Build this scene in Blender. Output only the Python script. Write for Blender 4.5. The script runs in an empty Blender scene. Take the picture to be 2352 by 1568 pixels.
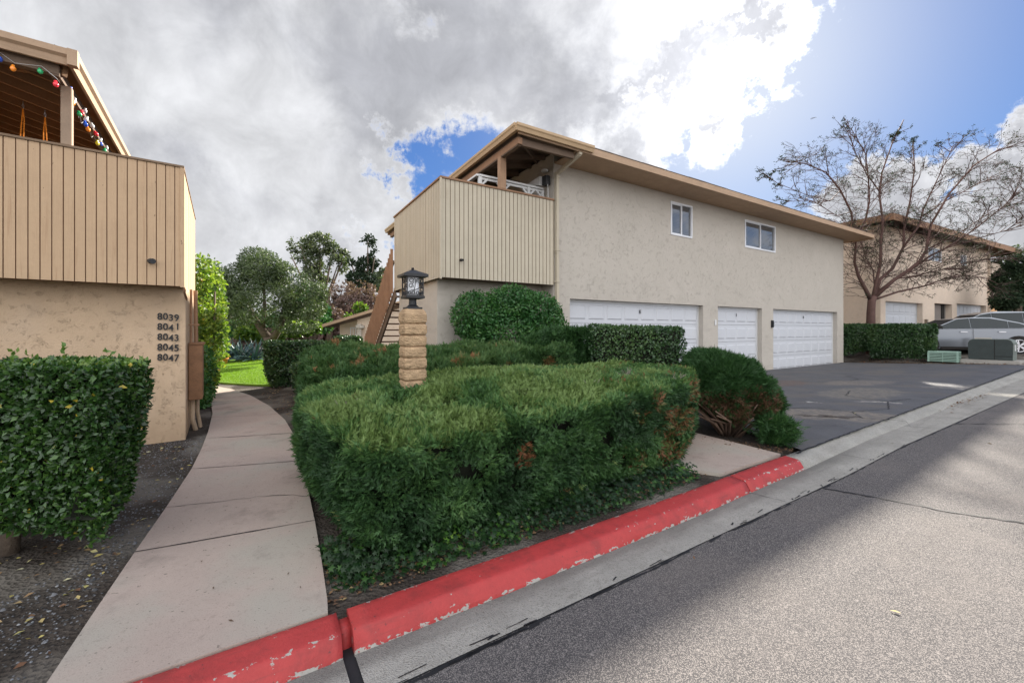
import bpy, bmesh, math, random
import numpy as np
from mathutils import Vector, Matrix
random.seed(7)
R = math.radians
sc = bpy.context.scene

# ------------------------------------------------------------------ camera
cd = bpy.data.cameras.new("camera"); cam = bpy.data.objects.new("camera", cd)
sc.collection.objects.link(cam); sc.camera = cam
cam.location = (0, 0, 1.47); cam.rotation_euler = (R(90), 0, 0)
cd.sensor_width = 36; cd.lens = 14.357; cd.shift_y = -0.01148
cd.clip_start = .05; cd.clip_end = 3000

# ------------------------------------------------------------------ exposure, sun
EXPO = 1.68
sc.view_settings.view_transform = 'Standard'; sc.view_settings.look = 'None'
sc.view_settings.exposure = EXPO; sc.view_settings.gamma = 1
SUN_AZ = 26.8; SUN_EL = 29.6          # degrees from +Y towards +X / above the horizon
sdir = Vector((math.sin(R(SUN_AZ))*math.cos(R(SUN_EL)), math.cos(R(SUN_AZ))*math.cos(R(SUN_EL)), math.sin(R(SUN_EL))))
sd = bpy.data.lights.new("sun", 'SUN'); sun = bpy.data.objects.new("sun", sd); sc.collection.objects.link(sun)
sd.energy = 5.0; sd.angle = R(1.3); sd.color = (1, .93, .82)
sun.rotation_euler = (-sdir).to_track_quat('-Z', 'Y').to_euler(); sun.location = (10, 20, 30)

# ------------------------------------------------------------------ node helper
class NT:
    def __init__(s, tree): s.t = tree; s.n = tree.nodes; s.l = tree.links; s.n.clear()
    def node(s, typ, ins=None, **kw):
        nd = s.n.new(typ)
        for k, v in kw.items(): setattr(nd, k, v)
        for k, v in (ins or {}).items():
            s.put(nd.inputs[k], v)
        return nd
    def put(s, sock, v):
        if isinstance(v, bpy.types.NodeSocket): s.l.new(v, sock)
        elif isinstance(v, bpy.types.Node): s.l.new(v.outputs[0], sock)
        else:
            if sock.type == 'RGBA' and len(v) == 3: v = (*v, 1)
            sock.default_value = v
    def m(s, op, a, b=0.0, c=0.0, clamp=False):
        nd = s.n.new('ShaderNodeMath'); nd.operation = op; nd.use_clamp = clamp
        s.put(nd.inputs[0], a); s.put(nd.inputs[1], b); s.put(nd.inputs[2], c); return nd.outputs[0]
    def ramp(s, fac, stops, interp='LINEAR'):
        nd = s.n.new('ShaderNodeValToRGB'); cr = nd.color_ramp; cr.interpolation = interp
        while len(cr.elements) < len(stops): cr.elements.new(.5)
        for e, (p, c) in zip(cr.elements, stops):
            e.position = p; e.color = (*c, 1) if len(c) == 3 else c
        s.put(nd.inputs[0], fac); return nd.outputs[0]
    def sm(s, a, b, x):   # smoothstep
        nd = s.n.new('ShaderNodeMapRange'); nd.interpolation_type = 'SMOOTHSTEP'
        s.put(nd.inputs['Value'], x); s.put(nd.inputs['From Min'], a); s.put(nd.inputs['From Max'], b); return nd.outputs[0]
    def mix(s, f, a, b, blend='MIX'):
        nd = s.n.new('ShaderNodeMix'); nd.data_type = 'RGBA'; nd.blend_type = blend
        s.put(nd.inputs[0], f); s.put(nd.inputs[6], a); s.put(nd.inputs[7], b); return nd.outputs[2]
    def noise(s, vec, scale, detail=4, rough=.55, dist=0.0, out=0):
        nd = s.node('ShaderNodeTexNoise', {'Vector': vec, 'Scale': scale, 'Detail': detail, 'Roughness': rough, 'Distortion': dist})
        return nd.outputs[out]

# ------------------------------------------------------------------ world: sky with broken cloud
w = bpy.data.worlds.new("World"); sc.world = w; w.use_nodes = True
W = NT(w.node_tree)
tc = W.node('ShaderNodeTexCoord').outputs['Generated']
sep = W.node('ShaderNodeSeparateXYZ', {0: tc})
X, Y, Z = sep.outputs
wn = W.node('ShaderNodeTexNoise', {'Vector': tc, 'Scale': 4.6, 'Detail': 8, 'Roughness': .66})
ws = W.node('ShaderNodeSeparateColor', {0: wn.outputs['Color']})
az = W.m('ADD', W.m('ARCTAN2', X, Y), W.m('MULTIPLY', W.m('SUBTRACT', ws.outputs[0], .5), .75))
el = W.m('ADD', W.m('ARCSINE', Z), W.m('MULTIPLY', W.m('SUBTRACT', ws.outputs[1], .5), .60))
def pix(px, py):
    a = math.atan((px-1176)/938); e = math.atan((757-py)/math.hypot(938, px-1176)); return a, e
def blobs(lst):
    tot = 0.0
    for px, py, ra, re, wt in lst:
        a, e = pix(px, py)
        da = W.m('DIVIDE', W.m('SUBTRACT', az, a), ra); de = W.m('DIVIDE', W.m('SUBTRACT', el, e), re)
        g = W.m('EXPONENT', W.m('MULTIPLY', W.m('ADD', W.m('MULTIPLY', da, da), W.m('MULTIPLY', de, de)), -1.0))
        tot = W.m('MULTIPLY_ADD', g, wt, tot)
    return tot
fb = W.noise(tc, 7.5, 14, .66, .3)
fb2 = W.noise(tc, 4.2, 9, .55, .15)
dens = blobs([(300,150,.55,.42,1.2),(60,450,.5,.4,1.0),(600,560,.26,.30,1.1),(640,330,.22,.2,.7),(700,60,.5,.30,1.0),(1250,20,.38,.24,1.1),
              (1560,110,.24,.17,1.0),(1380,270,.22,.10,.85),(1750,60,.11,.13,.7),(1150,230,.22,.09,.6),(740,650,.16,.14,.9),(400,700,.5,.2,1.2),
              (935,470,.09,.16,-1.05),(1060,370,.14,.09,-1.1),(900,290,.06,.07,-.8),(860,590,.07,.11,-.9),(1130,285,.06,.04,-.6),(1500,205,.035,.03,-.9),
              (2180,400,.13,.09,1.5),(2340,400,.14,.15,1.5),(2060,560,.15,.12,1.2),(2280,560,.2,.16,1.1),
              (2090,120,.15,.32,-1.3),(2320,60,.3,.17,-1.5),(1600,440,.20,.07,-.9),(1840,360,.12,.16,-.8)])
dens = W.m('MULTIPLY', dens, .62)
behind = W.sm(.15, -.45, Y)
side = W.m('MULTIPLY', W.sm(.45, .05, Y), .35)
dens = W.m('ADD', dens, side)
dens = W.m('ADD', dens, W.m('MULTIPLY', behind, .45))
dens = W.m('ADD', dens, W.m('MULTIPLY', W.m('SUBTRACT', fb, .5), 2.6))
dens = W.m('SUBTRACT', dens, .17)
cover = W.sm(-.12, .50, dens)
thick = blobs([(1000,120,.36,.20,1.0),(1240,230,.15,.08,.45),(1250,310,.14,.06,.35),(480,430,.5,.05,.30),(650,520,.3,.05,.25),(150,250,.5,.2,.10),(2280,400,.2,.14,.9),(1600,80,.07,.03,1.7),(1500,190,.06,.035,1.5),(1330,180,.09,.06,.4),(1380,60,.12,.08,.4),(1560,235,.04,.02,.9),(1420,270,.10,.04,.5)])
thick = W.m('ADD', W.m('MULTIPLY', thick, .75), W.m('MULTIPLY', W.m('SUBTRACT', fb2, .5), 3.2))
edge = W.sm(.05, .75, dens)
thick = W.m('MULTIPLY', edge, W.m('ADD', W.m('MULTIPLY', W.sm(-.25, 1.0, thick), .68), .12), clamp=True)
dt = W.node('ShaderNodeVectorMath', {0: tc, 1: tuple(sdir)}, operation='DOT_PRODUCT').outputs['Value']
dtc = W.m('MAXIMUM', dt, 0.0)
glow = W.m('POWER', dtc, 90.0)
glow2 = W.m('POWER', dtc, 14.0)
white = (9.2, 9.3, 9.6); grey = (4.2, 4.3, 4.75)
ccol = W.mix(thick, white, grey)
gsum = W.m('MULTIPLY_ADD', W.m('MULTIPLY', glow, W.m('SUBTRACT', 1.0, W.m('MULTIPLY', thick, .95))), .8, W.m('MULTIPLY_ADD', glow2, .10, W.m('MULTIPLY_ADD', behind, .66, .345)))
mott = W.m('MULTIPLY_ADD', W.m('SUBTRACT', W.noise(tc, 9.0, 10, .62, .4), .5), .85, 1.0)
gsum = W.m('MULTIPLY', gsum, mott)
cloud = W.node('ShaderNodeVectorMath', {0: ccol, 3: gsum}, operation='SCALE').outputs[0]
sky = W.node('ShaderNodeTexSky', sky_type='NISHITA', sun_disc=False, sun_elevation=R(SUN_EL), sun_rotation=R(SUN_AZ), air_density=1.0, dust_density=.3, ozone_density=2.0)
skyn = W.node('ShaderNodeVectorMath', {0: sky.outputs[0], 1: (.20, .32, .45)}, operation='MULTIPLY').outputs[0]
base = W.ramp(W.m('MAXIMUM', Z, 0.0), [(0, (1.7, 2.3, 3.2)), (.30, (.46, 1.05, 2.6)), (.55, (.30, .72, 2.2)), (1, (.25, .6, 1.9))])
skyc = W.mix(.70, skyn, base)
hz = W.m('MULTIPLY', W.m('POWER', dtc, 20.0), .95)
skyc = W.mix(hz, skyc, (3.1, 3.3, 3.7))
final = W.mix(cover, skyc, cloud)
bg = W.node('ShaderNodeBackground', {'Color': final, 'Strength': .084})
W.node('ShaderNodeOutputWorld', {'Surface': bg.outputs[0]})

# ------------------------------------------------------------------ materials
MATS = {}
def mat(name, col, rough=.8, var=.12, vs=3.0, bump=.0, bs=40.0, spec=.3, metal=0.0, extra=None, detail=6):
    if name in MATS: return MATS[name]
    m = bpy.data.materials.new(name); m.use_nodes = True; N = NT(m.node_tree)
    co = N.node('ShaderNodeTexCoord').outputs['Object']
    n1 = N.noise(co, vs, 5); n2 = N.noise(co, vs*9, 4)
    f = N.m('ADD', N.m('MULTIPLY', n1, .65), N.m('MULTIPLY', n2, .35))
    c = N.mix(N.sm(.3, .7, f), tuple(x*(1-var) for x in col), tuple(min(1, x*(1+var)) for x in col))
    bs_ = N.node('ShaderNodeBsdfPrincipled', {'Roughness': rough, 'Metallic': metal, 'Specular IOR Level': spec})
    h = None
    if extra: c, h = extra(N, co, c)
    N.put(bs_.inputs['Base Color'], c)
    if bump > 0 or h is not None:
        hh = N.noise(co, bs, detail, .6)
        if h is not None: hh = N.m('ADD', hh, h)
        b = N.node('ShaderNodeBump', {'Strength': bump if bump else .5, 'Distance': .02, 'Height': hh})
        N.l.new(b.outputs[0], bs_.inputs['Normal'])
    N.node('ShaderNodeOutputMaterial', {'Surface': bs_.outputs[0]})
    MATS[name] = m; return m

def x_stucco(stain=(.25, .17, .10), amt=.35):
    def wisps(N, co, sc_, seed, sharp, lo, hi):
        mp = N.node('ShaderNodeMapping', {'Vector': co, 'Location': (seed, seed*.7, seed*.3)})
        d = N.noise(mp.outputs[0], sc_, 5, .6, 1.2)
        ridge = N.m('SUBTRACT', 1.0, N.m('ABSOLUTE', N.m('MULTIPLY', N.m('SUBTRACT', d, .5), sharp)), clamp=True)
        return N.m('MULTIPLY', ridge, N.sm(lo, hi, N.noise(mp.outputs[0], sc_*.9, 3)))
    def f(N, co, c):
        big = N.m('ADD', wisps(N, co, 7.0, 1.3, 30.0, .55, .63), wisps(N, co, 13.0, 5.1, 24.0, .56, .64))
        c = N.mix(N.m('MULTIPLY', big, .08, clamp=True), c, tuple(x*.5 for x in stain))
        c = N.mix(N.m('MULTIPLY', N.sm(.45, .7, N.noise(co, 1.3, 3)), .10), c, (.62, .55, .50))
        z = N.node('ShaderNodeSeparateXYZ', {0: co}).outputs[2]
        low = N.m('MULTIPLY', N.sm(.75, -.1, N.m('ADD', z, N.m('MULTIPLY', N.noise(co, 5, 5), .9))), amt)
        c = N.mix(low, c, stain)
        streak = N.noise(N.node('ShaderNodeMapping', {'Vector': co, 'Scale': (3.0, 3.0, .3)}).outputs[0], 2.0, 4)
        c = N.mix(N.m('MULTIPLY', N.sm(.58, .8, streak), .06), c, stain)
        return c, N.m('MULTIPLY', big, -1.6)
    return f
def x_wood(dark, sx=18.0, along='z', amt=.4):
    def f(N, co, c):
        s = {'z': (sx, sx, .8), 'x': (.8, sx, sx), 'y': (sx, .8, sx)}[along]
        g = N.noise(N.node('ShaderNodeMapping', {'Vector': co, 'Scale': s}).outputs[0], 1.6, 6, .65, .4)
        c = N.mix(N.m('MULTIPLY', N.sm(.5, .78, g), amt), c, dark)
        sp = N.noise(N.node('ShaderNodeMapping', {'Vector': co, 'Scale': (6, 6, 1.4)}).outputs[0], 3.0, 5, .7)
        c = N.mix(N.m('MULTIPLY', N.sm(.66, .74, sp), .45), c, dark)
        return c, N.m('MULTIPLY', g, 1.5)
    return f
stucco = mat('stucco_beige', (.455, .415, .36), .95, .04, .8, .45, 45, .15, extra=x_stucco((.30,.23,.15), .4))
stucco_l = mat('stucco_tan', (.58, .425, .285), .95, .07, .8, .55, 60, .15, extra=x_stucco((.33,.21,.13), .35))
stucco_r = mat('stucco_pale', (.66, .54, .43), .95, .06, .8, .5, 60, .15, extra=x_stucco((.33,.25,.17), .25))
stucco_o = mat('stucco_orange', (.55, .33, .17), .95, .06, .8, .5, 60, .15)
siding = mat('siding_beige', (.47, .415, .32), .75, .06, 2, .12, 50, .3, extra=x_wood((.33,.25,.17)))
def x_wood_l(N, co, c):
    c, h = x_wood((.30,.17,.09), amt=.5)(N, co, c)
    k = N.noise(N.node('ShaderNodeMapping', {'Vector': co, 'Scale': (9, 9, 2.2)}).outputs[0], 2.6, 4, .6)
    c = N.mix(N.m('MULTIPLY', N.sm(.70, .73, k), .8), c, (.045,.025,.015)); return c, h
siding_l = mat('siding_tan', (.475, .33, .205), .75, .06, 2, .14, 50, .3, extra=x_wood_l)
groove = mat('siding_groove', (.13, .08, .045), .95, .1)
groove_l = mat('siding_groove_tan', (.17, .085, .045), .95, .1)
trim = mat('brown_trim', (.27, .155, .09), .7, .12, 5, .15, 60, extra=x_wood((.13,.07,.04), 12, 'x', .3))
trim_l = mat('brown_trim_weathered', (.20, .135, .085), .7, .12, 5, .15, 60, extra=x_wood((.10,.06,.04), 12, 'x', .3))
gutterm = mat('gutter_tan', (.42, .29, .165), .5, .06, 3, .03, 40, .4)
fasciam = mat('fascia_tan', (.40, .275, .18), .7, .08, 4, .15, 50, extra=x_wood((.22,.14,.09), 12, 'x', .25))
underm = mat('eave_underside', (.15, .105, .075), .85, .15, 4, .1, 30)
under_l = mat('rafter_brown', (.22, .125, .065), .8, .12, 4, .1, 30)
postm = mat('post_brown', (.34, .21, .13), .7, .1, 5, .15, 60, extra=x_wood((.2,.11,.06), 14, 'z', .3))
post_l = mat('post_peeling', (.30, .215, .15), .7, .1, 5, .2, 60, extra=lambda N, co, c: (N.mix(N.sm(.66, .70, N.noise(co, 14, 5, .6)), c, (.62,.55,.5)), None))
slatm = mat('stair_slat_brown', (.34, .19, .11), .7, .14, 4, .12, 50, extra=x_wood((.2,.09,.05), 14, 'z', .3))
shingle = mat('roof_shingle', (.16, .12, .095), .95, .3, 7, .6, 12)
whitem = mat('white_paint', (.62, .62, .61), .45, .03, 3, 0, 40, .4)
doorm = mat('garage_door_white', (.52, .53, .555), .42, .02, 3, .02, 60, .45)
vinyl = mat('window_vinyl', (.72, .73, .75), .35, .02)
blackm = mat('black_metal', (.012, .013, .015), .5, .2, 20, .05, 60, .5)
darkm = mat('dark_void', (.02, .018, .016), .9, .1)
concrete = mat('concrete_pad', (.33, .31, .28), .92, .12, 5, .25, 90)

def glass_mat(name, tint, rough=.05, interior=(.05,.055,.06)):
    m = bpy.data.materials.new(name); m.use_nodes = True; N = NT(m.node_tree)
    co = N.node('ShaderNodeTexCoord').outputs['Object']
    bl = N.m('MODULO', N.m('MULTIPLY', N.node('ShaderNodeSeparateXYZ', {0: co}).outputs[2], 22.0), 1.0)
    c = N.mix(N.m('MULTIPLY', N.sm(.5, .9, bl), .35), interior, tuple(x*2.2 for x in interior))
    b = N.node('ShaderNodeBsdfPrincipled', {'Base Color': c, 'Roughness': rough, 'Specular IOR Level': .9, 'IOR': 1.6, 'Coat Weight': .6, 'Coat Roughness': .02})
    N.node('ShaderNodeOutputMaterial', {'Surface': b.outputs[0]}); return m
glass = glass_mat('window_glass', None, .04, (.07,.075,.08))
carglass = bpy.data.materials.new('car_glass'); carglass.use_nodes = True; _g = NT(carglass.node_tree)
_b = _g.node('ShaderNodeBsdfPrincipled', {'Base Color': (.012,.018,.020), 'Roughness': .04, 'Specular IOR Level': .35}); _g.node('ShaderNodeOutputMaterial', {'Surface': _b.outputs[0]})

def leafmat(name, stops, rough=.5, trans=.25, spec=.35):
    m = bpy.data.materials.new(name); m.use_nodes = True; N = NT(m.node_tree)
    at = N.node('ShaderNodeAttribute', attribute_name='tint')
    c = N.ramp(at.outputs['Fac'], stops)
    b = N.node('ShaderNodeBsdfPrincipled', {'Base Color': c, 'Roughness': rough, 'Specular IOR Level': spec})
    t = N.node('ShaderNodeBsdfTranslucent', {'Color': N.mix(1.0, c, (1.1, 1.25, .6), 'MULTIPLY')})
    mx = N.node('ShaderNodeMixShader', {0: trans, 1: b.outputs[0], 2: t.outputs[0]})
    N.node('ShaderNodeOutputMaterial', {'Surface': mx.outputs[0]}); return m
G_ = lambda r, g, b: (r, g, b)
leaf_jun = leafmat('juniper_foliage', [(0, (.007,.020,.008)), (.4, (.024,.066,.020)), (.7, (.070,.155,.042)), (.85, (.15,.225,.066)), (.90, (.13,.080,.035)), (1, (.20,.085,.038))], .6, .15)
leaf_jun2 = leafmat('juniper_rear_foliage', [(0, (.011,.032,.009)), (.5, (.036,.092,.024)), (.85, (.085,.15,.042)), (1, (.24,.12,.05))], .6, .15)
leaf_round = leafmat('round_juniper_foliage', [(0, (.009,.028,.008)), (.5, (.024,.072,.018)), (.85, (.05,.12,.03)), (1, (.12,.06,.035))], .6, .15)
leaf_hedge = leafmat('glossy_hedge_leaf', [(0, (.010,.028,.007)), (.45, (.029,.078,.016)), (.8, (.090,.18,.032)), (.95, (.16,.24,.05)), (1, (.45,.36,.04))], .32, .2, .5)
leaf_box = leafmat('box_hedge_leaf', [(0, (.012,.032,.012)), (.5, (.032,.078,.026)), (.9, (.085,.15,.045)), (1, (.13,.17,.05))], .35, .15, .5)
leaf_bush = leafmat('bush_leaf', [(0, (.012,.045,.012)), (.5, (.035,.12,.03)), (.9, (.09,.2,.045)), (1, (.16,.26,.06))], .4, .2, .4)
leaf_vine = leafmat('vine_leaf', [(0, (.015,.04,.008)), (.5, (.07,.14,.02)), (.85, (.26,.33,.05)), (.96, (.38,.40,.06)), (1, (.55,.28,.04))], .45, .4)
leaf_olive = leafmat('olive_leaf', [(0, (.022,.038,.018)), (.5, (.055,.082,.036)), (.9, (.13,.17,.08)), (1, (.28,.31,.18))], .5, .25)
leaf_euc = leafmat('eucalyptus_leaf', [(0, (.03,.045,.024)), (.6, (.07,.09,.045)), (1, (.15,.16,.085))], .55, .35)
leaf_dark = leafmat('dark_tree_leaf', [(0, (.010,.020,.012)), (.6, (.026,.042,.022)), (1, (.055,.08,.04))], .8, .15, .1)
leaf_red = leafmat('dry_twig_leaf', [(0, (.07,.045,.04)), (.6, (.14,.09,.075)), (1, (.24,.15,.12))], .7, .2)
leaf_agave = leafmat('agave_leaf', [(0, (.025,.06,.065)), (.6, (.06,.12,.12)), (1, (.16,.24,.22))], .45, .05, .4)
leaf_ivy = leafmat('ivy_leaf', [(0, (.007,.02,.007)), (.6, (.018,.05,.013)), (.86, (.05,.13,.02)), (1, (.16,.30,.03))], .4, .3)
leaf_litter = leafmat('fallen_leaf', [(0, (.09,.06,.04)), (.35, (.17,.085,.045)), (.6, (.34,.25,.12)), (.85, (.48,.42,.12)), (1, (.5,.48,.32))], .7, .1)
grassm = leafmat('grass_blade', [(0, (.09,.17,.015)), (.6, (.18,.29,.022)), (1, (.30,.42,.04))], .55, .35)
stonem = leafmat('gravel_stone', [(0, (.05,.05,.05)), (.5, (.15,.15,.155)), (.9, (.20,.21,.22)), (1, (.30,.30,.30))], .85, 0)
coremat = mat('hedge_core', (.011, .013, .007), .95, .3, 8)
barkm = mat('bark_dark', (.10, .075, .055), .9, .3, 9, .6, 30)
bark_red = mat('bark_reddish', (.105, .058, .048), .8, .2, 6, .3, 30)
twigm = mat('dry_twig', (.13, .085, .06), .9, .3, 9)

def x_soil(N, co, c):
    v = N.node('ShaderNodeTexVoronoi', {'Vector': co, 'Scale': 38.0})
    c = N.mix(N.m('MULTIPLY', N.sm(.62, .72, N.noise(co, 26, 4, .7)), .5), c, (.20,.19,.18))
    c = N.mix(N.sm(.45, .62, N.noise(co, .9, 4)), c, (.155,.14,.12))
    return c, N.m('MULTIPLY', v.outputs[0], 1.2)
soil = mat('soil', (.055, .045, .037), .95, .35, 4, .9, 30, .15, extra=x_soil)
def x_asphalt(dens, tone, N, co, c):
    v = N.node('ShaderNodeTexVoronoi', {'Vector': co, 'Scale': 250.0})
    vr = N.node('ShaderNodeSeparateColor', {0: v.outputs['Color']}).outputs[0]
    c = N.mix(N.m('MULTIPLY', N.sm(dens, dens+.1, vr), .75), c, tone)
    v2 = N.node('ShaderNodeTexVoronoi', {'Vector': co, 'Scale': 75.0})
    vr2 = N.node('ShaderNodeSeparateColor', {0: v2.outputs['Color']}).outputs[1]
    c = N.mix(N.m('MULTIPLY', N.sm(.985, .99, vr2), .25), c, tuple(min(1, t*1.5) for t in tone))
    c = N.mix(N.m('MULTIPLY', N.sm(.60, .78, N.noise(N.node('ShaderNodeMapping', {'Vector': co, 'Scale': (.5, 1.6, 1)}).outputs[0], .9, 6, .65)), .5), c, (.05,.045,.045)); c = N.mix(N.m('MULTIPLY', N.sm(.48, .70, N.noise(co, .8, 5, .6)), .28), c, tuple(x*1.5 for x in (.12,.105,.095)))
    return c, N.m('MULTIPLY', v.outputs[0], 1.2)
asphalt = mat('road_asphalt', (.064, .060, .061), .9, .12, 2, .3, 160, .25, extra=lambda N, co, c: x_asphalt(.60, (.25,.225,.21), N, co, c))
def x_drive(N, co, c):
    sp = N.node('ShaderNodeSeparateXYZ', {0: co}); wob = N.m('MULTIPLY', N.m('SUBTRACT', N.noise(co, 2.2, 5, .6), .5), .9); wob2 = N.m('MULTIPLY', N.m('SUBTRACT', N.noise(co, 3.1, 5, .65), .5), .6)
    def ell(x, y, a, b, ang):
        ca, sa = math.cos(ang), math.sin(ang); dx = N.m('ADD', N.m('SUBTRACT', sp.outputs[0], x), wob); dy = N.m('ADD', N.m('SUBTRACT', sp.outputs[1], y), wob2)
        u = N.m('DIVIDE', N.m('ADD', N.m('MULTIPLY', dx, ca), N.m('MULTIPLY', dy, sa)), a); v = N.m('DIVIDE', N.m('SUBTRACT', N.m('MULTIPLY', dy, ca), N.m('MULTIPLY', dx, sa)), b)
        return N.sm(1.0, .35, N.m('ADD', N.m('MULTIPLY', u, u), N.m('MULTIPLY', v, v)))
    c = N.mix(N.m('MULTIPLY', N.sm(.48, .66, N.noise(N.node('ShaderNodeMapping', {'Vector': co, 'Scale': (.5, 1.2, 1)}).outputs[0], 1.1, 6, .6, .8)), .45), c, (.135,.118,.10))
    c = N.mix(N.m('MULTIPLY', N.sm(.58, .70, N.noise(co, 1.7, 5, .65)), .45), c, (.045,.045,.052))
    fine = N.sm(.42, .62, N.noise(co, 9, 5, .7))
    for (x, y, a, b, ang, col, amt) in ((5.9,7.5,1.3,.55,-.2,(.21,.18,.145),.8), (8.2,9.6,1.5,.7,.5,(.19,.17,.14),.75), (9.5,11.2,1.3,.5,.2,(.19,.165,.14),.7), (7.6,11.3,1.0,.5,.6,(.12,.08,.065),.8), (7.7,8.55,.55,.09,-.25,(.38,.35,.31),.8), (10.8,9.95,.75,.12,-.9,(.33,.31,.28),.7), (6.3,8.6,.3,.06,-.2,(.5,.48,.45),.7), (12.2,13.4,1.4,.6,.6,(.13,.115,.10),.7)):  # narrow pale streaks are patches of sunlight painted in; broad ones are stains
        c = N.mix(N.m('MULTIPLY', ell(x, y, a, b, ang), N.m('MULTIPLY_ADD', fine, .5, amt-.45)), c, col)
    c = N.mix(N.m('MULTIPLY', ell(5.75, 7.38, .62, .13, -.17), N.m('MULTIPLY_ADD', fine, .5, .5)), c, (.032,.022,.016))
    return c, None
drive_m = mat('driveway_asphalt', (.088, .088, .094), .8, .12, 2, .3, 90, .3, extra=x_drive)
tar = mat('crack_tar', (.018, .018, .02), .7, .2)
def x_conc(N, co, c):
    v = N.node('ShaderNodeTexVoronoi', {'Vector': co, 'Scale': 120.0})
    vr = N.node('ShaderNodeSeparateColor', {0: v.outputs['Color']}).outputs[0]
    c = N.mix(N.m('MULTIPLY', N.sm(.82, .88, vr), .4), c, (.13,.12,.10))
    c = N.mix(N.m('MULTIPLY', N.sm(.5, .7, N.noise(N.node('ShaderNodeMapping', {'Vector': co, 'Scale': (.6, 6, 1)}).outputs[0], 1.5, 5)), .4), c, (.20,.185,.165))
    c = N.mix(N.m('MULTIPLY', N.sm(.62, .68, N.noise(co, 7, 5, .7)), .3), c, (.15,.14,.12))
    return c, N.m('MULTIPLY', v.outputs[0], 1.0)
gutter_c = mat('gutter_concrete', (.30, .29, .265), .9, .14, 3, .4, 110, .2, extra=x_conc)
def x_gut(N, co, c):
    c, h = x_conc(N, co, c); y = N.node('ShaderNodeSeparateXYZ', {0: co}).outputs[1]
    d = N.m('ADD', y, N.m('MULTIPLY', N.m('SUBTRACT', N.noise(N.node('ShaderNodeMapping', {'Vector': co, 'Scale': (.5, 2, 1)}).outputs[0], 3, 5), .5), .22))
    x = N.node('ShaderNodeSeparateXYZ', {0: co}).outputs[0]
    c = N.mix(N.m('MULTIPLY', N.m('MULTIPLY', N.sm(2.12, 2.36, d), N.sm(9, 6, x)), .6), c, (.085,.08,.072)); return c, h
gutter_m = mat('gutter_pan', (.32, .305, .275), .9, .14, 3, .4, 110, .2, extra=x_gut)
def x_path(N, co, c):
    c = N.mix(N.sm(.42, .64, N.noise(co, 1.1, 4, .55)), c, (.36,.325,.275))
    c = N.mix(N.m('MULTIPLY', N.sm(.50, .74, N.noise(co, 1.8, 8, .74)), .7), c, (.17,.14,.125)); c = N.mix(N.m('MULTIPLY', N.sm(.60, .66, N.noise(co, 22, 4, .7)), .22), c, (.15,.12,.10)); c = N.mix(N.m('MULTIPLY', N.sm(.69, .72, N.noise(co, 30, 2, .5)), .5), c, (.06,.05,.04))
    sp = N.noise(co, 120, 2, .5)
    c = N.mix(N.m('MULTIPLY', N.sm(.56, .68, sp), .32), c, (.16,.14,.13))
    return c, None
path_m = mat('path_concrete', (.385, .31, .265), .88, .06, 2, .15, 140, .2, extra=x_path)
def x_red(N, co, c):
    se = N.node('ShaderNodeSeparateXYZ', {0: co}); y, z = se.outputs[1], se.outputs[2]
    at = N.node('ShaderNodeAttribute', attribute_name='edge').outputs['Fac']
    n = N.noise(N.node('ShaderNodeMapping', {'Vector': co, 'Scale': (1, 1.6, 1.6)}).outputs[0], 17, 6, .62)
    big = N.noise(co, 1.3, 2)
    th = N.m('SUBTRACT', .73, N.m('ADD', N.m('MULTIPLY', at, .26), N.m('MULTIPLY', N.m('SUBTRACT', big, .5), .18)))
    chip = N.sm(-.006, .006, N.m('SUBTRACT', n, th))
    c = N.mix(N.m('MULTIPLY', N.sm(.45, .72, N.noise(co, 5, 6, .68)), .55), c, (.17,.03,.028)); c = N.mix(N.m('MULTIPLY', N.sm(.55, .75, N.noise(N.node('ShaderNodeMapping', {'Vector': co, 'Scale': (.8, 9, 9)}).outputs[0], 3, 5, .6)), .35), c, (.10,.035,.03)); c = N.mix(N.m('MULTIPLY', N.sm(.68, .72, N.noise(co, 40, 3, .6)), .6), c, (.06,.03,.03))
    c = N.mix(chip, c, N.mix(N.noise(co, 60, 3), (.25,.235,.21), (.40,.375,.34)))
    return c, N.m('MULTIPLY', chip, -2.5)
red_m = mat('red_curb_paint', (.37, .040, .038), .55, .1, 3, .25, 60, .35, extra=x_red)
def x_block(N, co, c):
    return c, N.m('MULTIPLY', N.noise(N.node('ShaderNodeMapping', {'Vector': co, 'Scale': (1, 1, 2.2)}).outputs[0], 16, 5, .6), 4.0)
block_m = mat('pillar_block', (.49, .34, .205), .92, .2, 14, .8, 35, .2, extra=x_block)
lawn_m = mat('lawn_turf', (.12, .215, .024), .9, .25, 6, .6, 60, .1)

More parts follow.
